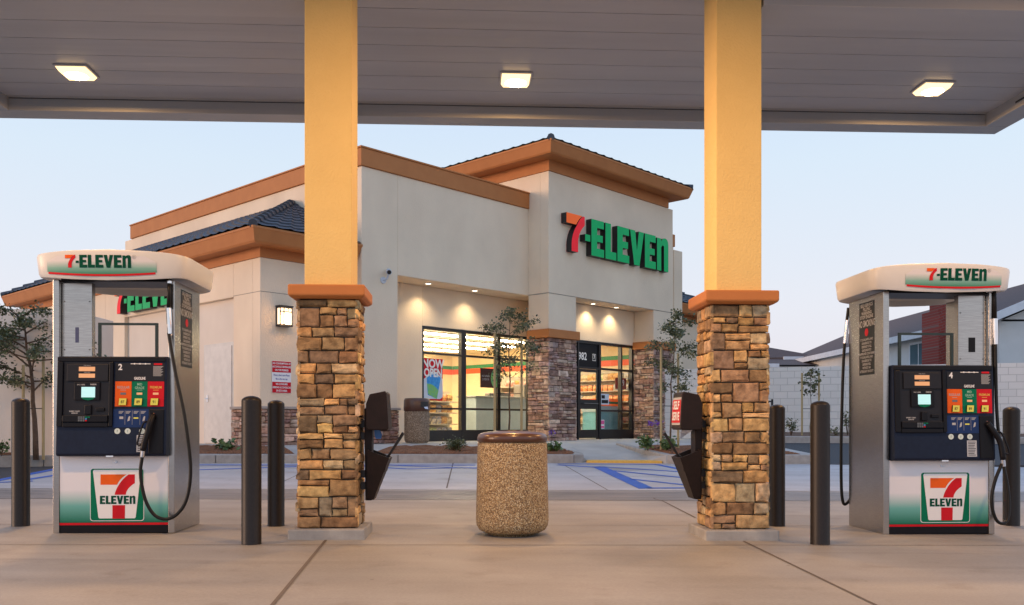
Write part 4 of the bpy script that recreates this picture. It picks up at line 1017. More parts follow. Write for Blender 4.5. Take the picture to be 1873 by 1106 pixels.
# ================================================================== STONE COLUMNS
def column(x, y, label, seed):
    p = isl(x, y); g = gz(*p)
    C = thing('canopy_column', label, 'column', (p[0], p[1], g), ISL)
    q = MB(); q.box(-.31, .31, -.30, .30, -.05, .085); q.build('footing', CONC, C, bevel=.012)
    q = MB(); q.col = MORT; d = .03; q.box(-.225, .225, -.205, .205, .085, 1.965)
    r = random.Random(seed); kw = dict(hmin=.07, hmax=.175, wmin=.09, wmax=.28, mix=.72, depth=d)
    stones(q, lambda u, v, w_: (-.25 + u, -.205 - w_, .087 + v), .50, 1.875, pal=PALC, r=r, **kw)
    stones(q, lambda u, v, w_: (-.225 - w_, -.23 + u, .087 + v), .46, 1.875, pal=PALC, r=r, **kw)
    stones(q, lambda u, v, w_: (.225 + w_, -.23 + u, .087 + v), .46, 1.875, pal=PALC, r=r, **kw)
    stones(q, lambda u, v, w_: (-.25 + u, .205 + w_, .087 + v), .50, 1.875, pal=PALC, r=r, **kw)
    q.col = None; q.build('stone_cladding', STONE, C)
    q = MB(); q.add([(-.28, -.26, 1.966), (.28, -.26, 1.966), (.28, .26, 1.966), (-.28, .26, 1.966), (-.31, -.30, 1.985), (.31, -.30, 1.985), (.31, .30, 1.985), (-.31, .30, 1.985), (-.31, -.30, 2.075), (.31, -.30, 2.075), (.31, .30, 2.075), (-.31, .30, 2.075)],
        [(0, 3, 2, 1), (8, 9, 10, 11)] + [(k * 4 + i, k * 4 + (i + 1) % 4, k * 4 + 4 + (i + 1) % 4, k * 4 + 4 + i) for k in range(2) for i in range(4)])
    q.build('stone_cap', TRIM, C, bevel=.012)
    q = MB(); q.box(-.1925, .1925, -.195, .195, 2.076, 4.74 - g); q.build('shaft', CREAM, C, bevel=.006)
    return C
column(-1.15, 7.64, 'canopy column with stone base between the left pump and the pebble bin', 3)
column(2.27, 7.62, 'canopy column with stone base beside the SELF SERVE box', 12)

# ================================================================== BOLLARDS
def bollard_mesh():
    q = MB(); r = .076
    q.lathe([(r + .002, -.1), (r + .002, 0), (r, .004), (r, 1.115)] + [(r * math.cos(a), 1.115 + .042 * math.sin(a)) for a in [i * math.pi / 16 for i in range(1, 8)]] + [(0.0001, 1.157)], n=40)
    return q
bo = None
for px, py, lab in ((460, 997, 'dark steel bollard nearest the camera, just left of the left stone column'), (505, 963, 'dark bollard standing close behind the nearer left bollard'),
                    (38, 963, 'dark bollard at the far left beside the left pump, catching an orange glint'), (1500, 997, 'dark steel bollard nearest the camera, left of the right pump'),
                    (1421, 963, 'dark bollard half hidden behind the right stone column'), (1850, 962, 'dark bollard at the far right edge behind the right pump')):
    X, Y = gp(px, py); u = Vector((X, Y)).normalized() * .076; X += u.x; Y += u.y
    if bo is None: bo = bollard_mesh().build('bollard', BOLL, smooth=True); o = bo
    else: o = bo.copy(); COL.objects.link(o)
    o.location = (X, Y, gz(X, Y)); tag(o, lab, 'bollard', 'steel bollards guarding the pumps')

# ================================================================== PEBBLE BIN
X, Y = gp(937, 985); Y += .30
T = thing('litter_bin', 'large round pebble aggregate bin with a brown lid between the columns', 'bin', (X, Y, gz(X, Y)))
q = MB(); q.lathe([(0, .0), (.19, .0), (.195, .018), (.235, .02), (.285, .045), (.308, .085), (.314, .13), (.300, .78), (.292, .795), (.27, .80)], n=64); q.build('body', AGG, T, smooth=True)
q = MB(); q.lathe([(.288, .796), (.302, .80), (.303, .835), (.292, .862), (.265, .876), (.20, .886), (.165, .888), (.150, .893), (.138, .893), (.130, .885), (.128, .84)], n=64); q.build('lid', BROWNP, T, smooth=True)
q = MB(); q.lathe([(0, .60), (.125, .60), (.129, .84)], n=40); q.build('liner', BLACK, T, smooth=True)

# ================================================================== SERVICE UNITS ON THE COLUMNS
def service_unit(side, label, lettered):
    # side +1: on the right face of the left column; -1: on the left face of the right column
    cxp, cyp = (-1.15, 7.64) if side > 0 else (2.27, 7.62)
    p = isl(cxp + side * .262, cyp - .02); g = gz(*p)
    U = thing('windshield_service_unit', label, 'towel dispenser', (p[0], p[1], g), ISL)
    e = EYE - g
    W2 = .17
    def P(poly): return [(side * x, z + e) for x, z in poly]
    pl_ = lambda u, v, w_: (u, w_, v)
    # towel box
    box = [(.045, .165), (.075, .245), (.205, .272), (.215, .255), (.232, -.035), (.222, -.052), (.060, -.052), (.045, -.03)]
    q = MB(); q.ext(P(box), pl_, -W2, W2); q.build('towel_box', DISP, U, bevel=.008)
    q = MB(); q.ext(P([(.02, .13), (.085, .13), (.085, -.64), (.03, -.64)]), pl_, -W2 * .45, W2 * .45); q.build('backplate', DISP, U, bevel=.006)
    # bucket: hollow, tapering down
    outer = [(.055, -.215), (.235, -.285), (.10, -.635), (.05, -.615)]
    q = MB(); W3 = .165
    O = P(outer)
    def ring(w_, sh): 
        c = [(sum(a[0] for a in O) / 4, sum(a[1] for a in O) / 4)] 
        return O
    vs = []
    for w_ in (-W3, W3): vs += [(u, w_, v) for u, v in O]
    # narrower at the bottom
    for i in (2, 3, 6, 7): vs[i] = (vs[i][0], vs[i][1] * .62, vs[i][2])
    q.add(vs, [(1, 2, 6, 5), (2, 3, 7, 6), (3, 0, 4, 7), (0, 3, 2, 1), (4, 5, 6, 7)])
    ins = [tuple(Vector(v) + (Vector((vs[0][0] * .5 + vs[1][0] * .5, 0, (vs[0][2] + vs[1][2]) / 2)) - Vector(v)) * .10) for v in (vs[0], vs[1], vs[5], vs[4])]
    low = [(a[0] * .75 + vs[2][0] * .25, a[1] * .9, a[2] - .12) for a in ins]
    q.add([vs[0], vs[1], vs[5], vs[4]] + ins + low, [(0, 1, 5, 4), (1, 2, 6, 5), (2, 3, 7, 6), (3, 0, 4, 7)] + [(4, 5, 9, 8), (5, 6, 10, 9), (6, 7, 11, 10), (7, 4, 8, 11), (8, 9, 10, 11)])
    q.build('bucket', DISP, U)
    q = MB()
    for z in (.0, -.10, -.42, -.52):
        q.box(min(side * -.012, side * .04), max(side * -.012, side * .04), -.05, .05, e + z - .03, e + z + .03)
    q.build('bracket', BLACK, U)
    # label on the outer face
    fx = side * .2335
    def face(u, v, w_): # follows the slightly leaning face
        k = (v + .035) / .29; xx = .232 + (.215 - .232) * k
        return (side * (xx + .002 + w_), u * (side), v + e)
    if not lettered: return U, p, g, e
    q = MB(); q.ext([(-.15, -.01), (.15, -.01), (.15, .225), (-.15, .225)], face, 0, .002); q.build('label_plate', TAGW, U)
    q = MB(); q.ext([(-.15, .01), (.15, .01), (.15, .205), (-.15, .205)], face, .0025, .004); q.build('label_field', RED, U)
    q = MB(); q.text('SELF', .095, lambda u, v, w_: face(u, v + .155, .006), .0035, 1.15); q.text('SERVE', .095, lambda u, v, w_: face(u, v + .062, .006), .0035, 1.0)
    q.build('lettering', WHT, U)
    return U, p, g, e
U1 = service_unit(1, 'dark towel box and bucket unit on the right face of the left stone column', False)
U2 = service_unit(-1, 'towel box with red SELF SERVE plate on the left face of the right stone column', True)
for (U, p, g, e), side, lab, tm, tl in ((U1, 1, 'squeegee leaning out of the left column bucket', TOWEL, 'blue paper towel hanging from the left towel box'), (U2, -1, 'squeegee leaning out of the bucket below the SELF SERVE plate', PAPER, 'white paper towel hanging below the SELF SERVE box')):
    S = thing('squeegee', lab, 'squeegee', (p[0], p[1], g), ISL)
    q = MB(); q.tube([(side * .13, 0, e - .34), (side * .225, -.02, e - .26), (side * .345, -.05, e - .075)], [.010, .011, .014], 8); q.build('handle', BLACK, S)
    q = MB(); q.box(min(side * .09, side * .16), max(side * .09, side * .16), -.10, .10, e - .40, e - .345); q.build('head', RUBBER, S)
    q = MB()
    xs = (.11, .155); 
    if side > 0: q.add([(.10, -.03, e - .05), (.15, -.04, e - .05), (.165, -.03, e - .09), (.155, .0, e - .125), (.11, .0, e - .125), (.10, -.01, e - .09)], [(0, 1, 2, 3, 4, 5)])
    else: q.add([(-.10, -.06, e - .05), (-.19, -.04, e - .05), (-.205, -.05, e - .075), (-.20, -.03, e - .13), (-.16, -.02, e - .10), (-.12, -.05, e - .07)], [(0, 1, 5), (1, 2, 5), (2, 4, 5), (2, 3, 4)])
    o = q.build('paper_towel', tm, None, loc=(p[0], p[1], g), rz=ISL); tag(o, tl, 'paper towel')
    so = o.modifiers.new('solid', 'SOLIDIFY'); so.thickness = .003

# ================================================================== FUEL PUMPS
CRG = grad_mat('crown_print', 2.165, 2.285, (0.70, 0.69, 0.72), (0.0, 0.17, 0.085), (0.20, 0.42, 0.36))
def pump(px0, z0, mir, number, label):
    X = (px0 - 936.5) / 1641 * z0; g = gz(X, z0)
    Pm = thing('fuel_pump', label, 'fuel pump', (X, z0, g), ISL)
    s = mir                                       # +1: steel post at the left, -1: at the right
    def B(name, boxes, m, parent=None, bevel=.004, **k):
        q = MB()
        for b in boxes: q.box(*b)
        return q.build(name, m, parent or Pm, bevel=bevel, **k)
    for sx in (-1, 1):
        x0, x1 = sorted((sx * .505, sx * .452))
        o = B('side_panel', [(x0, x1, 0, .72, 0, 2.15)], STEEL, bevel=.005)
        xo = sx * .5055
        q = MB()
        dec = lambda u, v, w_, sx=sx: (sx * (.5056 + w_), .33 + u * sx, v)
        q.ext([(-.155, 1.43), (.155, 1.43), (.155, 2.10), (-.155, 2.10)], dec, 0, .001); dd = q.build('safety_decal', BLK, o)
        q = MB()
        for i, t_ in enumerate(['SELF-SERVICE', 'FILLING', 'WARNING', 'STOP ENGINE']): q.text(t_, .043, lambda u, v, w_, i=i: dec(u, 2.07 - i * .036 + v, .002), .001, 1.0)
        q.text('NO SMOKING', .085, lambda u, v, w_: dec(u, 1.90 + v, .002), .002, .64)
        q.build('decal_heading', TAGW, o); q = MB()
        for i, t_ in enumerate(['IT IS UNLAWFUL AND', 'DANGEROUS TO', 'DISPENSE TO FILL', 'GASOLINE INTO', 'UNAPPROVED CONTAINERS', 'IT IS UNLAWFUL AND', 'DANGEROUS TO', 'DISPENSE FUEL', 'WITHOUT AN', 'ATTENDANT ON DUTY']):
            q.text(t_, .030, lambda u, v, w_, i=i: dec(u, 1.755 - i * .0325 + v, .002), .0008, .86)
        q.build('decal_text', TAGW, o)
        q = MB(); q.ext([(.036 * math.cos(i * .4), 1.822 + .036 * math.sin(i * .4)) for i in range(16)], dec, .002, .003)
        q.build('no_smoking_symbol', RED, o)
    B('cabinet', [(-.448, .448, .03, .69, 0.0, 1.45)], STEELD)
    B('plinth', [(-.450, .450, .008, .03, .002, .07)], BLK)
    B('red_stripe', [(-.450, .450, .007, .0295, .071, .09)], RED, bevel=0)
    B('lower_panel', [(-.450, .450, .006, .029, .091, .655)], PANELG)
    q = MB(); q.tube([(.02, .007, .605), (.02, -.004, .605)], .009, 12); q.build('panel_lock', CHROME, Pm)
    # emblem
    em = lambda u, v, w_: (-.198 + (.0 if s > 0 else .03) + u * .449, .0055 - w_, .105 + v * .449)
    def rr(x0, y0, x1, y1, r): return [(x0 + r - r * math.cos(a), y0 + r - r * math.sin(a)) for a in (0, .5, 1.07, 1.57)] + [(x1 - r + r * math.sin(a), y0 + r - r * math.cos(a)) for a in (0, .5, 1.07, 1.57)] + [(x1 - r + r * math.cos(a), y1 - r + r * math.sin(a)) for a in (0, .5, 1.07, 1.57)] + [(x0 + r - r * math.sin(a), y1 - r + r * math.cos(a)) for a in (0, .5, 1.07, 1.57)]
    q = MB()
    q.ext(rr(0, 0, 1, 1, .05), em, 0, .001, 1); q.ext(rr(.012, .012, .988, .988, .045), em, .0015, .002, 0)
    q.ext([(.175, .05), (.825, .05), (.845, .07), (.945, .945), (.925, .968), (.075, .968), (.055, .945), (.155, .07)], em, .0025, .003, 1)
    q.ext([(.195, .685), (.50, .685)] + bez((.50, .685), (.56, .81), (.68, .88), 5)[1:] + [(.195, .88)], em, .0035, .004, 3)
    q.ext([(.455, .495), (.665, .495)] + bez((.665, .51), (.68, .62), (.83, .715), 6) + [(.83, .88), (.715, .88)] + bez((.715, .88), (.60, .80), (.525, .67), 6)[1:] + bez((.525, .67), (.47, .58), (.455, .495), 4)[1:], em, .0035, .004, 2)
    q.ext([(.415, .045), (.645, .045), (.65, .30), (.415, .30)], em, .0035, .004, 2)
    u0 = .185; k = .655 / 3.72
    for gph, off in ((GE, 0), (GL, .62), (GE, 1.17), (GV, 1.77), (GE, 2.50), (GN, 3.12)):
        q.ext([(u0 + (off + a) * k, .322 + b * .155) for a, b in gph], em, .0045, .005, 4)
    q.build('emblem', [GRN, WHT, RED, ORG, DGRN], Pm)
    # console
    f = lambda z: -.085 + (.040) * (z - .70) / .80
    CXL, CXR = -.445, .462
    q = MB(); q.ext([(f(.66) + .02, .657), (f(.68), .675), (f(.70), .70), (f(1.48), 1.48), (-.03, 1.497), (.69, 1.497), (.69, 1.452), (.029, 1.452), (.029, .657)], lambda u, v, w_: (w_, u, v), CXL, CXR)
    con = q.build('console', NAVY, Pm, bevel=.008)
    cx = lambda p_: (p_ - 208) * .00458
    cz = lambda p_: .926 + (775 - p_) * .00458
    def cp(u, v, w_=0): return (cx(u), f(cz(v)) - w_, cz(v))
    def rect(x0, x1, y0, y1): return [(x0, y1), (x1, y1), (x1, y0), (x0, y0)]
    def cpart(name, rects, m, w0, w1, bevel=0, mi=None):
        q = MB()
        for r_ in rects: q.ext(rect(*r_), cp, w0, w1)
        return q.build(name, m, con, bevel=bevel)
    cpart('upper_border', [(112, 306, 652, 660)], BLK, .0005, .012, .003)
    cpart('reader_surround', [(113, 123, 661, 779), (206, 213, 661, 779), (124, 205, 772, 780)], BLK, .0005, .022, .004)
    cpart('reader_panel', [(124, 205, 661, 771)], DKG, .0005, .004)
    cpart('display_hood', [(130, 204, 665, 696)], DKG, .0045, .018, .003)
    cpart('display', [(151.5, 180.5, 670, 678), (151.5, 180.5, 682.5, 690)], LCD, .0185, .020)
    cpart('screen_bezel', [(144, 189.5, 698, 731)], BLK, .0045, .020, .003)
    cpart('screen', [(157, 181.5, 707, 726)], SCRN, .0205, .022)
    q = MB(); q.ext([(157, 726.3), (181.5, 726.3), (178, 729.5), (169, 731.5), (160, 729.5)], cp, .0205, .022); q.build('screen_chevron', GRN, con)
    q = MB()
    q.text('PAY HERE', 3.2, lambda u, v, w_: cp(156 + u, 703 - v, .0205), .05, 1.0); q.text('INSIDE', 3.6, lambda u, v, w_: cp(178 + u, 702.5 - v, .0205), .12, 1.0)
    q.text('THIS SALE $', 2.4, lambda u, v, w_: cp(166 + u, 667.6 - v, .0185), .03, 1.0); q.text('GALLONS', 2.4, lambda u, v, w_: cp(166 + u, 680.4 - v, .0185), .03, 1.0)
    q.text('INSERT CARD', 3.2, lambda u, v, w_: cp(144 + u, 751.5 - v, .006), .12, .95); q.text('REMOVE', 3.0, lambda u, v, w_: cp(144 + u, 755 - v, .006), .12, .95)
    q.build('reader_lettering', TAGW, con)
    cpart('card_slot', [(163, 175, 740, 757)], BLK, .0045, .026, .004)
    cpart('receipt_slot', [(183, 198, 745, 751)], BLK, .0045, .020, .003)
    cpart('keypad_shelf', [(124, 205, 759, 771)], BLK, .0045, .030, .004)
    q = MB()
    for r_ in range(3):
        for c_ in range(4):
            q.ext(rect(153 + c_ * 4.2, 156.2 + c_ * 4.2, 761 + r_ * 3.2, 763.4 + r_ * 3.2), cp, .0305, .034, 0 if c_ < 3 else 1 + r_)
    q.ext(rect(170, 174, 761, 763.4), cp, .0305, .034, 1)
    q.build('keypad', [STEELD, GRN, mat('key_blue', (.05, .25, .6)), RED], con)
    # product panel
    cpart('product_panel', [(216, 304.5, 662.5, 696)], DKG, .0005, .005)
    q = MB(); q.text(str(number), 15.5, lambda u, v, w_: cp(224.5 + u, 670.5 - v, .0055), .45, .95)
    q.text('GASOLINE', 7.0, lambda u, v, w_: cp(260 + u, 691 - v, .0055), .22, .62)
    q.ext(rect(243, 279, 663.4, 664.6), cp, .0055, .006)
    for c_ in (250, 260, 270): q.ext([(c_ + 1.5 * math.cos(a * .785), 664 + 1.5 * math.sin(a * .785)) for a in range(8)], cp, .0062, .007)
    q.build('panel_lettering', WHT, con)
    cpart('warning_tag', [(285, 300, 662.8, 666.2)], RED, .0055, .0065)
    q = MB()
    for i in range(10): q.ext(rect(284, 302 - (i * 7 % 5), 668.4 + i * 1.9, 669.3 + i * 1.9), cp, .0055, .006)
    q.build('small_print', TAGW, con)
    for nm, x0, x1, m, t1, t2, num, bx in (('grade_panel', 216, 245.3, ORG, 'REGULAR', '', '87', 231), ('grade_panel', 245.9, 274, GRN, 'MID', 'GRADE', '89', 259), ('grade_panel', 274.6, 304, RED, 'PREMIUM', '', '91', 288)):
        gp_ = cpart(nm, [(x0, x1, 696.5, 742.5)], m, .0005, .005)
        xm = (x0 + x1) / 2
        tcol = {'87': TAGW, '89': mat('pale_green_print', (.35, .60, .45)), '91': mat('gold_print', (.80, .50, .08))}[num]
        q = MB()
        if t2: q.text(t1, 6.5, lambda u, v, w_: cp(xm + u, 702 - v, .0055), .08, .8); q.text(t2, 6.5, lambda u, v, w_: cp(xm + u, 708.5 - v, .0055), .08, .8)
        else: q.text(t1, 6.5, lambda u, v, w_: cp(xm + u, 707.5 - v, .0055), .08, .80)
        q.ext(rect(xm - 5, xm + 5, 712, 712.8), cp, .0055, .006)
        q.build('grade_lettering', tcol, gp_ if False else con)
        q = MB(); q.ext(rect(xm - 5, xm + 5, 717, 721), cp, .0055, .007); q.build('price_display', LCD if num != '87' else STEELD, con)
        q = MB(); q.ext([(bx - 7, 740), (bx + 6.2, 740), (bx + 7.2, 727.8), (bx - 6, 727.8)], cp, .0055, .022, 0, 1)
        q.build('grade_button', [YEL, BLK], con)
        q = MB(); q.text(num, 7.5, lambda u, v, w_: cp(bx + u, 734.5 - v, .0225), .10, .85); q.build('button_number', BLK, con)
    cpart('instruction_panel', [(213, 277, 747, 781)], LBLU, .0005, .003)
    q = MB()
    for i, c_ in enumerate((228, 241, 255, 268)):
        for j in range(3): q.ext(rect(c_ - 5, c_ + 4 - j * 1.5, 751 + j * 1.8, 751.9 + j * 1.8), cp, .0035, .004)
        if i < 3: q.ext(rect(c_ + 6.3, c_ + 6.7, 750, 776), cp, .0035, .004)
        if i in (1, 3): q.ext([(c_ - 2, 770), (c_ + 2, 768), (c_ + 3, 761), (c_ + 1, 760), (c_ - 1, 764)], cp, .0035, .004)
    q.ext(rect(224.5, 231.5, 761, 765.5), cp, .0035, .004)
    q.build('instruction_print', TAGW, con)
    q = MB(); q.ext(rect(250, 258.5, 762.5, 765), cp, .0035, .0045); q.build('instruction_mark', YEL, con)
    for c_ in ((221, 239.6, 265.5) if s > 0 else (222, 241, 259)):
        q = MB(); q.ext([(c_ + 5.3 * math.cos(a * .393), 787.8 + 5.3 * math.sin(a * .393)) for a in range(16)], cp, .0005, .002)
        q.build('round_sticker', mat('sticker_pale', (.62, .72, .68), rough=.5), con)
        q = MB(); q.text('?', 6, lambda u, v, w_: cp(c_ + u, 788 - v, .0025), .1, 1.0); q.build('sticker_mark', mat('sticker_ink', (.1, .25, .2)), con)
    sx0, sx1 = (256, 271.5) if s > 0 else (253, 272)
    cpart('notice_sticker', [(sx0, sx1, 795, 826)], mat('notice_sticker_paper', (.52, .54, .57), rough=.6), .0005, .0015)
    q = MB()
    for j in range(9): q.ext(rect(sx0 + 2, sx1 - 2 - (j * 5 % 4), 797.5 + j * 3.1, 798.7 + j * 3.1), cp, .002, .0025)
    q.build('notice_print', DKG, con)
    cpart('nozzle_pocket', [(278, 304.5, 748, 829)], BLK, .0005, .012, .004)
    cpart('latch', [(202, 215, 832.6, 834.8)], CHROME, .0005, .008)
    # upper open frame: steel post, dark header, wire frame
    x0, x1 = sorted((s * -.449, s * -.200))
    po = B('steel_post', [(x0, x1, .05, .12, 1.499, 2.128)], STEEL)
    xm = (x0 + x1) / 2
    q = MB(); q.box(xm - .014 if s > 0 else xm - .03, xm + .014 if s > 0 else xm + .03, .047, .0495, 1.62, 1.75); q.build('serial_plate', mat('serial_blue', (.07, .09, .20)) if s > 0 else BLK, po)
    for xx in (x0 + .02, x1 - .02):
        for zz in (1.56, 1.97): MB().tube([(xx, .05, zz), (xx, .045, zz)], .006, 8).build('screw', STEELD, po)
    B('header_box', [(-.450, .450, .03, .40, 2.14, 2.17)], BLK)
    a, b = sorted((s * -.13, s * .366)); q = MB(); q.box(a, a + .022, .0, .022, 1.498, 1.765); q.box(b - .022, b, .0, .022, 1.498, 1.765); q.box(a, b, .0, .022, 1.766, 1.785); q.build('wire_frame', mat('frame_dark_green', (.015, .03, .028), rough=.4), Pm)
    # crown
    ax, ay, yc, n = .64, .46, .36, 9
    zb = lambda x: 2.125 + .041 * (x / .64) ** 2
    zt = lambda x: 2.376 - .036 * (x / .64) ** 2
    q = MB(); NP = 160; rings = []
    KS = [(.84, 'bi'), (.955, 'b'), (.975, 'm'), (1.0, 'u'), (.990, 't'), (.93, 'tt')]
    zk = lambda x, zz: {'bi': zb(x) + .05, 'b': zb(x), 'm': zb(x) + .02, 'u': zt(x) - .02, 't': zt(x), 'tt': zt(x) + .008}[zz]
    bow = lambda x: .05 * (1 - (x / ax) ** 2)
    for kx, zz in KS:
        ring = []
        for i in range(NP):
            t_ = 2 * math.pi * i / NP; c_, s_ = math.cos(t_), math.sin(t_)
            xx = ax * kx * math.copysign(abs(c_) ** (2 / n), c_); yy = ay * math.copysign(abs(s_) ** (2 / n), s_)
            yy = (yy + bow(xx) * yy / ay) * kx
            ring.append((xx, yc + yy, zk(xx, zz)))
        rings.append(ring)
    vs = [v for r_ in rings for v in r_]; fs = []
    for r_ in range(5):
        for i in range(NP): fs.append((r_ * NP + i, r_ * NP + (i + 1) % NP, (r_ + 1) * NP + (i + 1) % NP, (r_ + 1) * NP + i))
    fs.append(tuple(5 * NP + i for i in range(NP))); fs.append(tuple(range(NP))[::-1])
    q.add(vs, fs); cr = q.build('crown', CROWN, Pm, smooth=True)
    m_ = cr.modifiers.new('edges', 'EDGE_SPLIT'); m_.split_angle = R(35)
    def fy(x, z):
        z1, z2, z3 = zk(x, 'b'), zk(x, 'm'), zk(x, 'u')
        k_ = .955 + .02 * (z - z1) / (z2 - z1) if z < z2 else .975 + .025 * min(1, (z - z2) / (z3 - z2))
        f_ = (1 - min(.999, abs(x / (ax * k_))) ** n) ** (1 / n)
        return yc - (ay + bow(x)) * k_ * f_
    crp = lambda u, v, w_: (u, fy(u, v) - w_, v)
    x0, x1 = (-.50, .40) if s > 0 else (-.37, .50)
    q = MB(); N_ = 40; vs = []
    zr = lambda x: 2.172 + .022 * ((x - (x0 + x1) / 2) / .45) ** 2
    ztop = lambda x: min(2.325, 2.325 - .05 * max(0, abs(x - (x0 + x1) / 2) - .36) / .09)
    rows = 6
    for i in range(N_ + 1):
        x = x0 + (x1 - x0) * i / N_
        for j in range(rows): z_ = zr(x) + (ztop(x) - zr(x)) * j / (rows - 1); vs.append(crp(x, z_, .004))
    q.add(vs, [(i * rows + j, (i + 1) * rows + j, (i + 1) * rows + j + 1, i * rows + j + 1) for i in range(N_) for j in range(rows - 1)])
    q.build('crown_graphic', CRG, cr)
    q = MB(); vs = []
    for i in range(N_ + 1):
        x = x0 + .01 + (x1 - x0 - .02) * i / N_
        for z_ in (zr(x) - .016, zr(x) + .001): vs.append(crp(x, z_, .0055))
    q.add(vs, [(2 * i, 2 * i + 2, 2 * i + 3, 2 * i + 1) for i in range(N_)]); q.build('crown_stripe', RED, cr)
    lx0 = -.342 if s > 0 else -.190; k = .54 / LOGO_W; q = MB()
    for gph, off, c_ in SEQ:
        q.ext([(lx0 + (off + a) * k, 2.226 + b * .105) for a, b in gph], crp, .0065, .008, {'r': 0, 'o': 1, 'g': 2}[c_])
    q.text('®', .045, lambda u, v, w_: crp(lx0 + .565 + u, 2.315 + v, .0065), 0, 1, 3)
    q.build('crown_lettering', [RED, ORG, DGRN, TAGW], cr)
    # hose, nozzle
    K = .00456; h = lambda px_, py_, y_: ((px_ - 208) * K, y_, .926 + (775 - py_) * K)
    if s > 0:
        hp = [h(312, 606, -.05), h(318, 640, -.06), h(328, 690, -.075), h(341, 745, -.09), h(350, 800, -.10), h(355, 850, -.10), h(353, 890, -.10), h(345, 922, -.11), h(330, 942, -.12), h(312, 949, -.13), h(294, 942, -.14), h(280, 920, -.15), h(272, 890, -.155), h(269, 860, -.155), h(272, 834, -.15)]
        top = [h(312, 514, -.035), h(311.5, 530, -.035), h(311, 560, -.04)]; coup = [h(311, 560, -.04), h(313, 590, -.045), h(314, 608, -.05)]
        nz = [h(272, 833, -.15), h(275, 812, -.15), h(281, 790, -.145), h(284, 772, -.13), h(287, 758, -.09)]
    else:
        h = lambda px_, py_, y_: ((px_ - 1717) * .00475, y_, .976 + (775 - py_) * .00475)
        hp = [h(1822, 624, -.02), h(1823, 690, -.02), h(1824, 760, -.03), h(1829, 830, -.05), h(1836, 880, -.08), h(1838, 920, -.10), h(1833, 948, -.12), h(1821, 957, -.14), h(1808, 951, -.15), h(1800, 930, -.15), h(1799, 905, -.15), h(1806, 875, -.15), h(1819, 848, -.14)]
        top = [h(1821, 514, -.01), h(1822, 540, -.01), h(1822, 580, -.015)]; coup = [h(1822, 578, -.015), h(1822, 600, -.018), h(1822, 626, -.02)]
        nz = [h(1822, 850, -.14), h(1820, 828, -.14), h(1817, 808, -.13), h(1808, 790, -.12), h(1798, 772, -.09)]
    def smooth_pts(P_, n_=5):
        P_ = [Vector(p_) for p_ in P_]; out = []
        for i in range(len(P_) - 1):
            a0, a1, a2, a3 = P_[max(i - 1, 0)], P_[i], P_[i + 1], P_[min(i + 2, len(P_) - 1)]
            for j in range(n_):
                t_ = j / n_; out.append(.5 * ((2 * a1) + (a2 - a0) * t_ + (2 * a0 - 5 * a1 + 4 * a2 - a3) * t_ * t_ + (3 * a1 - a0 - 3 * a2 + a3) * t_ ** 3))
        return out + [P_[-1]]
    q = MB(); q.tube(smooth_pts(hp), .0145, 10); q.tube(top, .016, 10); q.build('hose', RUBBER, Pm, smooth=True)
    for cps, rr_ in ((coup, [.022, .022, .019]), ([Vector(nz[0]) - (Vector(nz[1]) - Vector(nz[0])) * .1, Vector(nz[0]).lerp(Vector(nz[1]), .55)], .019), ([top[0], (top[0][0], top[0][1], top[0][2] + .02)], .02)):
        q = MB(); q.tube(cps, rr_, 12); q.build('hose_coupling', CHROME, Pm)
    q = MB(); q.tube(smooth_pts(nz, 4)[2:], [.022] * 6 + [.027] * 5 + [.018] * 20, 10) if False else q.tube(smooth_pts(nz, 4)[2:], .024, 10)
    nzo = q.build('nozzle', BLK, Pm, smooth=True)
    a, b = Vector(nz[1]), Vector(nz[3]); off = Vector((-.05 if s > 0 else .055, -.01, 0))
    q = MB(); q.tube(smooth_pts([a + off * .2, a + off, (a + b) / 2 + off * 1.1, b + off * .9, b], 4), .008, 8); q.build('guard', BLK, nzo)
    q = MB(); q.tube([Vector(nz[4]), Vector(nz[4]) + Vector((.005, .04, .03)), Vector(nz[4]) + Vector((.015, .10, .02))], .011, 10); q.build('spout', CHROME, nzo)
    # the hose of the far side, hanging at the back corner
    q = MB(); q.tube(smooth_pts([(-.50, .74, 2.10), (-.515, .76, 1.9), (-.535, .77, 1.6), (-.545, .78, 1.2), (-.55, .79, .8), (-.55, .79, .45), (-.54, .79, .26), (-.51, .79, .20), (-.44, .79, .30), (-.40, .78, .6)]), .0145, 10); q.build('rear_hose', RUBBER, Pm, smooth=True)
    q = MB(); q.tube([(-.505, .75, 1.98), (-.522, .765, 1.76)], .021, 12); q.build('hose_coupling', CHROME, Pm)
    return Pm
pump(208, 7.60, 1, 2, 'fuel pump number 2 with steel post at its upper left')
pump(1718, 7.94, -1, 4, 'fuel pump number 4 with steel post at its upper right')

# ================================================================== WALLS, HOUSES BEYOND
q = MB(); q.box(0, 24, 0, .2, -.6, 1.92); W_ = q.build('block_wall', BLOCK, None, loc=(4.5, 27.6, .70), rz=math.atan2(22.7 - 27.6, 13.3 - 4.5) * .62)
tag(W_, 'long pale concrete block wall behind the right pump', 'wall')
E_ = thing('enclosure_wall', 'pale stucco enclosure wall behind the young tree at the far left', 'wall', (-16, 16.0, .45))
q = MB(); q.box(0, 8.05, 0, .2, -.2, 2.55); q.box(7.85, 8.05, .2, 1.9, -.2, 2.55); q.build('wall_panel', ENCL, E_, bevel=.01)
G_ = thing('iron_gate', 'short black iron railing behind the right stone column', 'railing', (5.9, 24.4, .68))
q = MB(); q.box(0, 1.15, -.02, .02, .86, .90); q.box(0, 1.15, -.02, .02, .08, .12); q.build('rail', BLACK, G_)
q = MB()
for i in range(11): q.box(.02 + i * .105, .034 + i * .105, -.008, .008, .12, .86)
tag(q.build('bars', BLACK, G_))
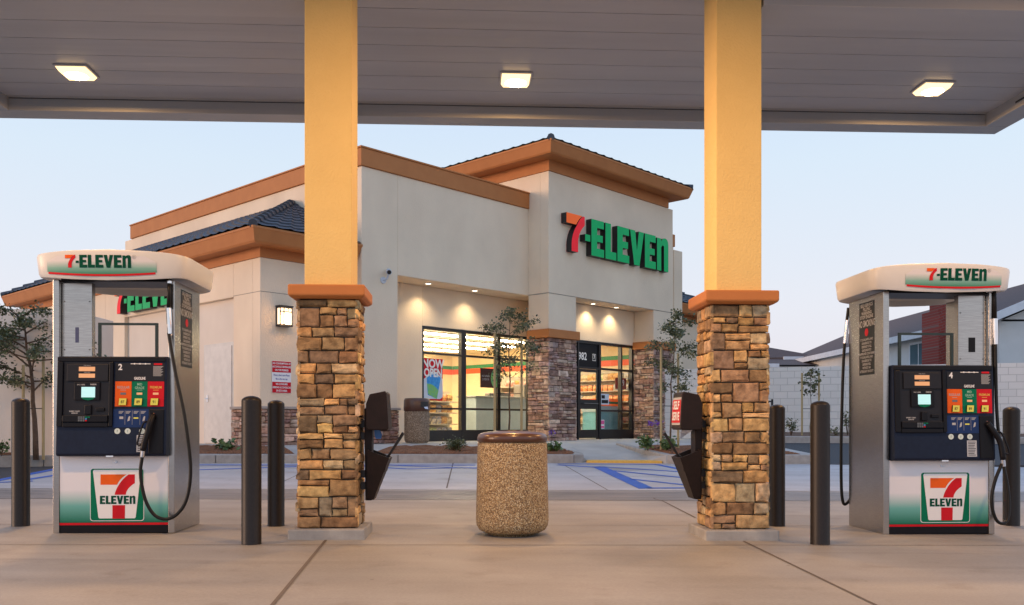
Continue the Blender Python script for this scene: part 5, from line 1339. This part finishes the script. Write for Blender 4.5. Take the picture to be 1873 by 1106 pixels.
q = MB(); q.box(1.15, 1.20, -.025, .025, 0, .94); q.box(-.05, 0, -.025, .025, 0, .94); q.build('post', BLACK, G_)

H = thing('neighbour_house', 'grey stucco house with brown shingle roof and red brick chimney behind the right pump', 'house', (0, 0, .8))
def hz(h): return EYE + h - .8
q = MB(); q.box(15.2, 24, 28, 50, 0, hz(3.26)); q.add([(15.2, 28, hz(3.2)), (24, 28, hz(3.2)), (19.6, 28, hz(5.05))], [(0, 1, 2)]); q.build('wall', HWALL, H)
q = MB()
q.add([(14.85, 27.6, hz(3.22)), (14.85, 50.4, hz(3.22)), (19.6, 50.4, hz(5.2)), (19.6, 27.6, hz(5.2)), (14.85, 27.6, hz(3.34)), (14.85, 50.4, hz(3.34)), (19.6, 50.4, hz(5.36)), (19.6, 27.6, hz(5.36))],
      [(0, 1, 2, 3), (4, 7, 6, 5), (0, 4, 5, 1), (0, 3, 7, 4)])
q.add([(24.35, 27.6, hz(3.22)), (24.35, 50.4, hz(3.22)), (19.6, 50.4, hz(5.2)), (19.6, 27.6, hz(5.2)), (24.35, 27.6, hz(3.34)), (24.35, 50.4, hz(3.34)), (19.6, 50.4, hz(5.36)), (19.6, 27.6, hz(5.36))],
      [(0, 3, 2, 1), (4, 5, 6, 7), (0, 1, 5, 4), (0, 4, 7, 3)])
rf = q.build('roof', SHING, H)
q = MB(); q.box(14.80, 14.87, 27.55, 50.4, hz(3.14), hz(3.38)); q.add([(14.80, 27.54, hz(3.14)), (19.6, 27.54, hz(5.14)), (19.6, 27.54, hz(5.42)), (14.80, 27.54, hz(3.40)), (14.80, 27.59, hz(3.14)), (19.6, 27.59, hz(5.14)), (19.6, 27.59, hz(5.42)), (14.80, 27.59, hz(3.40))], [(0, 1, 2, 3), (4, 7, 6, 5), (0, 4, 5, 1), (3, 2, 6, 7), (0, 3, 7, 4)])
q.build('fascia_board', HTRIM, H)
q = MB(); q.box(14.55, 15.19, 30.6, 31.85, 0, hz(3.9)); q.box(14.75, 15.45, 30.75, 31.7, hz(3.9), hz(4.24)); q.box(14.70, 15.5, 30.7, 31.75, hz(4.242), hz(4.34)); q.build('chimney', BRICK, H)
q = MB(); q.box(15.13, 15.195, 32.6, 34.2, hz(2.12), hz(3.06)); wn = q.build('window', HTRIM, H)
q = MB(); q.box(15.12, 15.129, 32.72, 33.36, hz(2.2), hz(2.98)); q.box(15.12, 15.129, 33.44, 34.08, hz(2.2), hz(2.98)); q.build('pane', HGLASS, wn)

H2 = thing('neighbour_house', 'low brown roofed house beyond the block wall, behind the right stone column', 'house', (0, 0, .8))
q = MB(); q.box(5, 21.5, 45, 56, 0, hz(2.9)); q.build('wall', HWALL, H2)
q = MB()
q.add([(4.4, 44.4, hz(2.92)), (22, 44.4, hz(2.92)), (20.5, 47.5, hz(3.45)), (4.4, 47.5, hz(3.55)), (22, 56, hz(2.92)), (4.4, 56, hz(2.92)), (20.5, 50, hz(3.45)), (4.4, 50, hz(3.55))],
      [(0, 1, 2, 3), (1, 4, 6, 2), (3, 2, 6, 7), (4, 5, 7, 6), (0, 3, 7, 5)])
q.add([(5.0, 47, hz(3.3)), (16.4, 47, hz(3.40)), (16.4, 47, hz(3.50)), (11.5, 50, hz(4.75)), (5.0, 50, hz(5.2)), (5.0, 47, hz(3.4)), (16.4, 53, hz(3.4)), (5, 53, hz(3.4))], [(0, 1, 2, 5), (5, 2, 3, 4), (2, 6, 3), (6, 7, 4, 3)])
q.build('roof', SHING, H2)
q = MB(); q.box(4.3, 13.2, 44.3, 44.39, hz(2.80), hz(2.98)); q.box(14.2, 16.5, 46.85, 46.98, hz(3.36), hz(3.52)); q.build('fascia_board', HTRIM, H2)

# ================================================================== TREES AND PLANTS
def leaf_cloud(q, pts, n, spread, size, r, droop=0.2):
    for _ in range(n):
        c = Vector(r.choice(pts)); p = c + Vector((r.gauss(0, spread), r.gauss(0, spread), r.gauss(0, spread) * .85))
        a = Vector((r.uniform(-1, 1), r.uniform(-1, 1), r.uniform(-.8, .6))).normalized(); b = a.cross(Vector((r.uniform(-1, 1), r.uniform(-1, 1), r.uniform(-1, 1)))).normalized()
        L_ = size * r.uniform(.6, 1.3); w_ = L_ * r.uniform(.28, .42)
        q.add([p - b * 0, p + a * L_ * .5 + b * w_, p + a * L_, p + a * L_ * .5 - b * w_], [(0, 1, 2, 3)])
def sapling(name, label, base, H_, crown_lo, rad, nleaf, seed, stakes=(), shift=(0, 0), lsize=.058, nb=16, stake_h=1.9, tie_h=(), tr=.022, spread=.06):
    r = random.Random(seed); X, Y, Z = base
    T_ = thing(name, label, 'tree', (X, Y, Z))
    q = MB(); tr_pts = [Vector((0, 0, -.1))]; 
    for i in range(1, 9):
        t_ = i / 8; tr_pts.append(Vector((shift[0] * t_ ** 2 + r.uniform(-.02, .02), shift[1] * t_ ** 2 + r.uniform(-.02, .02), H_ * .92 * t_)))
    q.tube(tr_pts, [tr * (1.15 - .9 * i / 8) for i in range(9)], 8); q.build('trunk', BARK, T_, smooth=True)
    q = MB(); tips = []
    for k in range(nb):
        t_ = crown_lo + (1 - crown_lo) * (k + r.random()) / nb; i = min(7, int(t_ * 8)); p0 = tr_pts[i].lerp(tr_pts[i + 1], t_ * 8 - i)
        an = k * 2.4 + r.uniform(-.5, .5); f_ = 1 - abs((t_ - crown_lo) / (1 - crown_lo) - .40) * 1.15; L_ = rad * max(.25, f_) * r.uniform(.75, 1.25)
        d = Vector((math.cos(an), math.sin(an), r.uniform(.05, .8))); p1 = p0 + d * L_ * .55; p2 = p1 + Vector((d.x, d.y, r.uniform(-.3, .5))) * L_ * .5
        q.tube([p0, p1, p2], [tr * .38, tr * .22, tr * .1], 5)
        tips += [p0.lerp(p1, .8), p1.lerp(p2, .35), p1.lerp(p2, .6), p2, p2]
        if r.random() < .6: p3 = p1 + Vector((r.uniform(-1, 1), r.uniform(-1, 1), r.uniform(-.5, .4))) * L_ * .4; q.tube([p1, p3], [tr * .18, tr * .08], 5); tips += [p3, p1.lerp(p3, .6)]
    tips.append(tr_pts[-1]); q.build('branches', BARK, T_)
    q = MB(); leaf_cloud(q, tips, nleaf, spread, lsize, r); q.build('crown', LEAF, T_)
    for i, (sx, sy, hh) in enumerate(stakes):
        o = MB().tube([(0, 0, -.1), (0, 0, hh)], .025, 8).build('tree_stake', STAKE, None, loc=(X + sx, Y + sy, Z))
        tag(o, 'wooden stake %s the %s' % (('left of', 'right of')[i], label), 'stake', 'wooden stakes holding the young trees')
    if tie_h and len(stakes) > 1:
        q = MB()
        for th in tie_h: q.tube([(stakes[0][0], stakes[0][1], th), (0, 0, th), (stakes[1][0], stakes[1][1], th)], .008, 5)
        q.build('tie', TIE, T_)
    return T_
def at(px, Y): return (px - 936.5) / 1641 * Y
sapling('young_tree', 'young tree in front of the middle shop window', (at(932, 18.3), 18.3, .42), 3.0, .52, .66, 1700, 21, [(at(905, 18.3) - at(932, 18.3), -.1, 2.38), (at(954, 18.3) - at(932, 18.3), .1, 2.3)], tie_h=(1.15, 1.9), tr=.018)
sapling('young_tree', 'young tree at the right of the shop entrance', (at(1226, 18.6), 18.6, .42), 3.0, .42, .60, 2300, 5, [(at(1207, 18.6) - at(1226, 18.6), -.15, 2.1), (at(1243, 18.6) - at(1226, 18.6), .15, 2.0)], shift=(.12, 0), tie_h=(.9, 1.7), tr=.018)
sapling('young_tree', 'young spreading tree at the far left behind the left pump', (at(82, 16.0), 15.7, .42), 2.65, .44, 1.05, 4800, 9, [(at(65, 16) - at(82, 16), -.1, 1.55), (at(90, 16) - at(82, 16), .1, 1.7)], shift=(-.25, 0), tie_h=(.8,), tr=.045, nb=22)
sapling('young_tree', 'slender sapling by the far block wall between two stakes', (at(1483, 22.5), 22.5, .68), 1.75, .62, .22, 260, 14, [(at(1467, 22.5) - at(1483, 22.5), 0, 1.55), (at(1498, 22.5) - at(1483, 22.5), 0, 1.55)], tie_h=(.65, 1.25), tr=.012, nb=9, lsize=.08)

def plant(name, label, base, rad, hgt, n, lsize, seed, m=LEAF2, stems=9, group=None):
    n = int(n * 1.9); lsize *= .85
    r = random.Random(seed); T_ = thing(name, label, 'plant', base, 0, group); q = MB(); tips = []
    for k in range(stems):
        an = r.uniform(0, 6.28); d = Vector((math.cos(an) * r.uniform(.2, 1) * rad, math.sin(an) * r.uniform(.2, 1) * rad * .7, hgt * r.uniform(.6, 1)))
        q.tube([(0, 0, -.03), d * .5 + Vector((0, 0, .03)), d], [.006, .004, .002], 5); tips += [d, d * .8, d * .6]
    q.build('stems', BARK, T_)
    q = MB(); leaf_cloud(q, tips, n, rad * .22, lsize, r); q.build('leaves', m, T_)
    return T_
plant('shrub', 'dark round shrub in the bark bed before the first shop window', (at(830, 18.1), 18.0, .38), .22, .26, 420, .05, 1, LEAF, 14)
plant('bedding_plant', 'small leafy plant at the right end of the left bark bed', (at(1012, 18.2), 18.15, .37), .15, .22, 60, .10, 2)
plant('bedding_plant', 'leafy plant in the right bed nearest the entrance path', (at(1185, 18.6), 18.6, .40), .22, .26, 90, .10, 3)
plant('bedding_plant', 'leafy plant at the foot of the right young tree', (at(1218, 18.4), 18.35, .39), .20, .24, 80, .10, 4)
plant('bedding_plant', 'leafy plant between the left pump and the stone wainscot', (at(408, 17.6), 17.6, .40), .24, .22, 60, .12, 6)
plant('bedding_plant', 'small plant at the foot of the far left tree', (at(20, 15.9), 15.6, .42), .16, .25, 40, .08, 7)
plant('bedding_plant', 'thin plant by the block wall beside the right stone column', (at(1447, 22.2), 22.2, .67), .22, .38, 90, .06, 8, LEAF)
plant('bedding_plant', 'low plant by the block wall right of the sapling', (at(1530, 22.2), 22.2, .67), .26, .18, 60, .06, 9, LEAF)
plant('bedding_plant', 'tall thin plant by the block wall close to the right pump', (at(1550, 22.4), 22.4, .67), .14, .62, 70, .07, 10, LEAF)
for i, (px_, Y_, hh) in enumerate(((1188, 19.4, .52), (1203, 19.4, .55), (1008, 18.9, .34))):
    lab = ('violet flower stem left of the pier by the entrance', 'violet flower stem beside the right tree stake', 'violet flower stem at the right end of the left bed')[i]
    F = thing('flower', lab, 'flower', (at(px_, Y_), Y_, .45), 0)
    q = MB(); q.tube([(0, 0, -.05), (.02, 0, hh)], .004, 5); q.build('stem', BARK, F)
    q = MB(); leaf_cloud(q, [(.02, 0, hh), (.05, 0, hh - .02), (-.02, 0, hh - .03)], 26, .03, .05, random.Random(i)); q.build('petals', FLOWER, F)
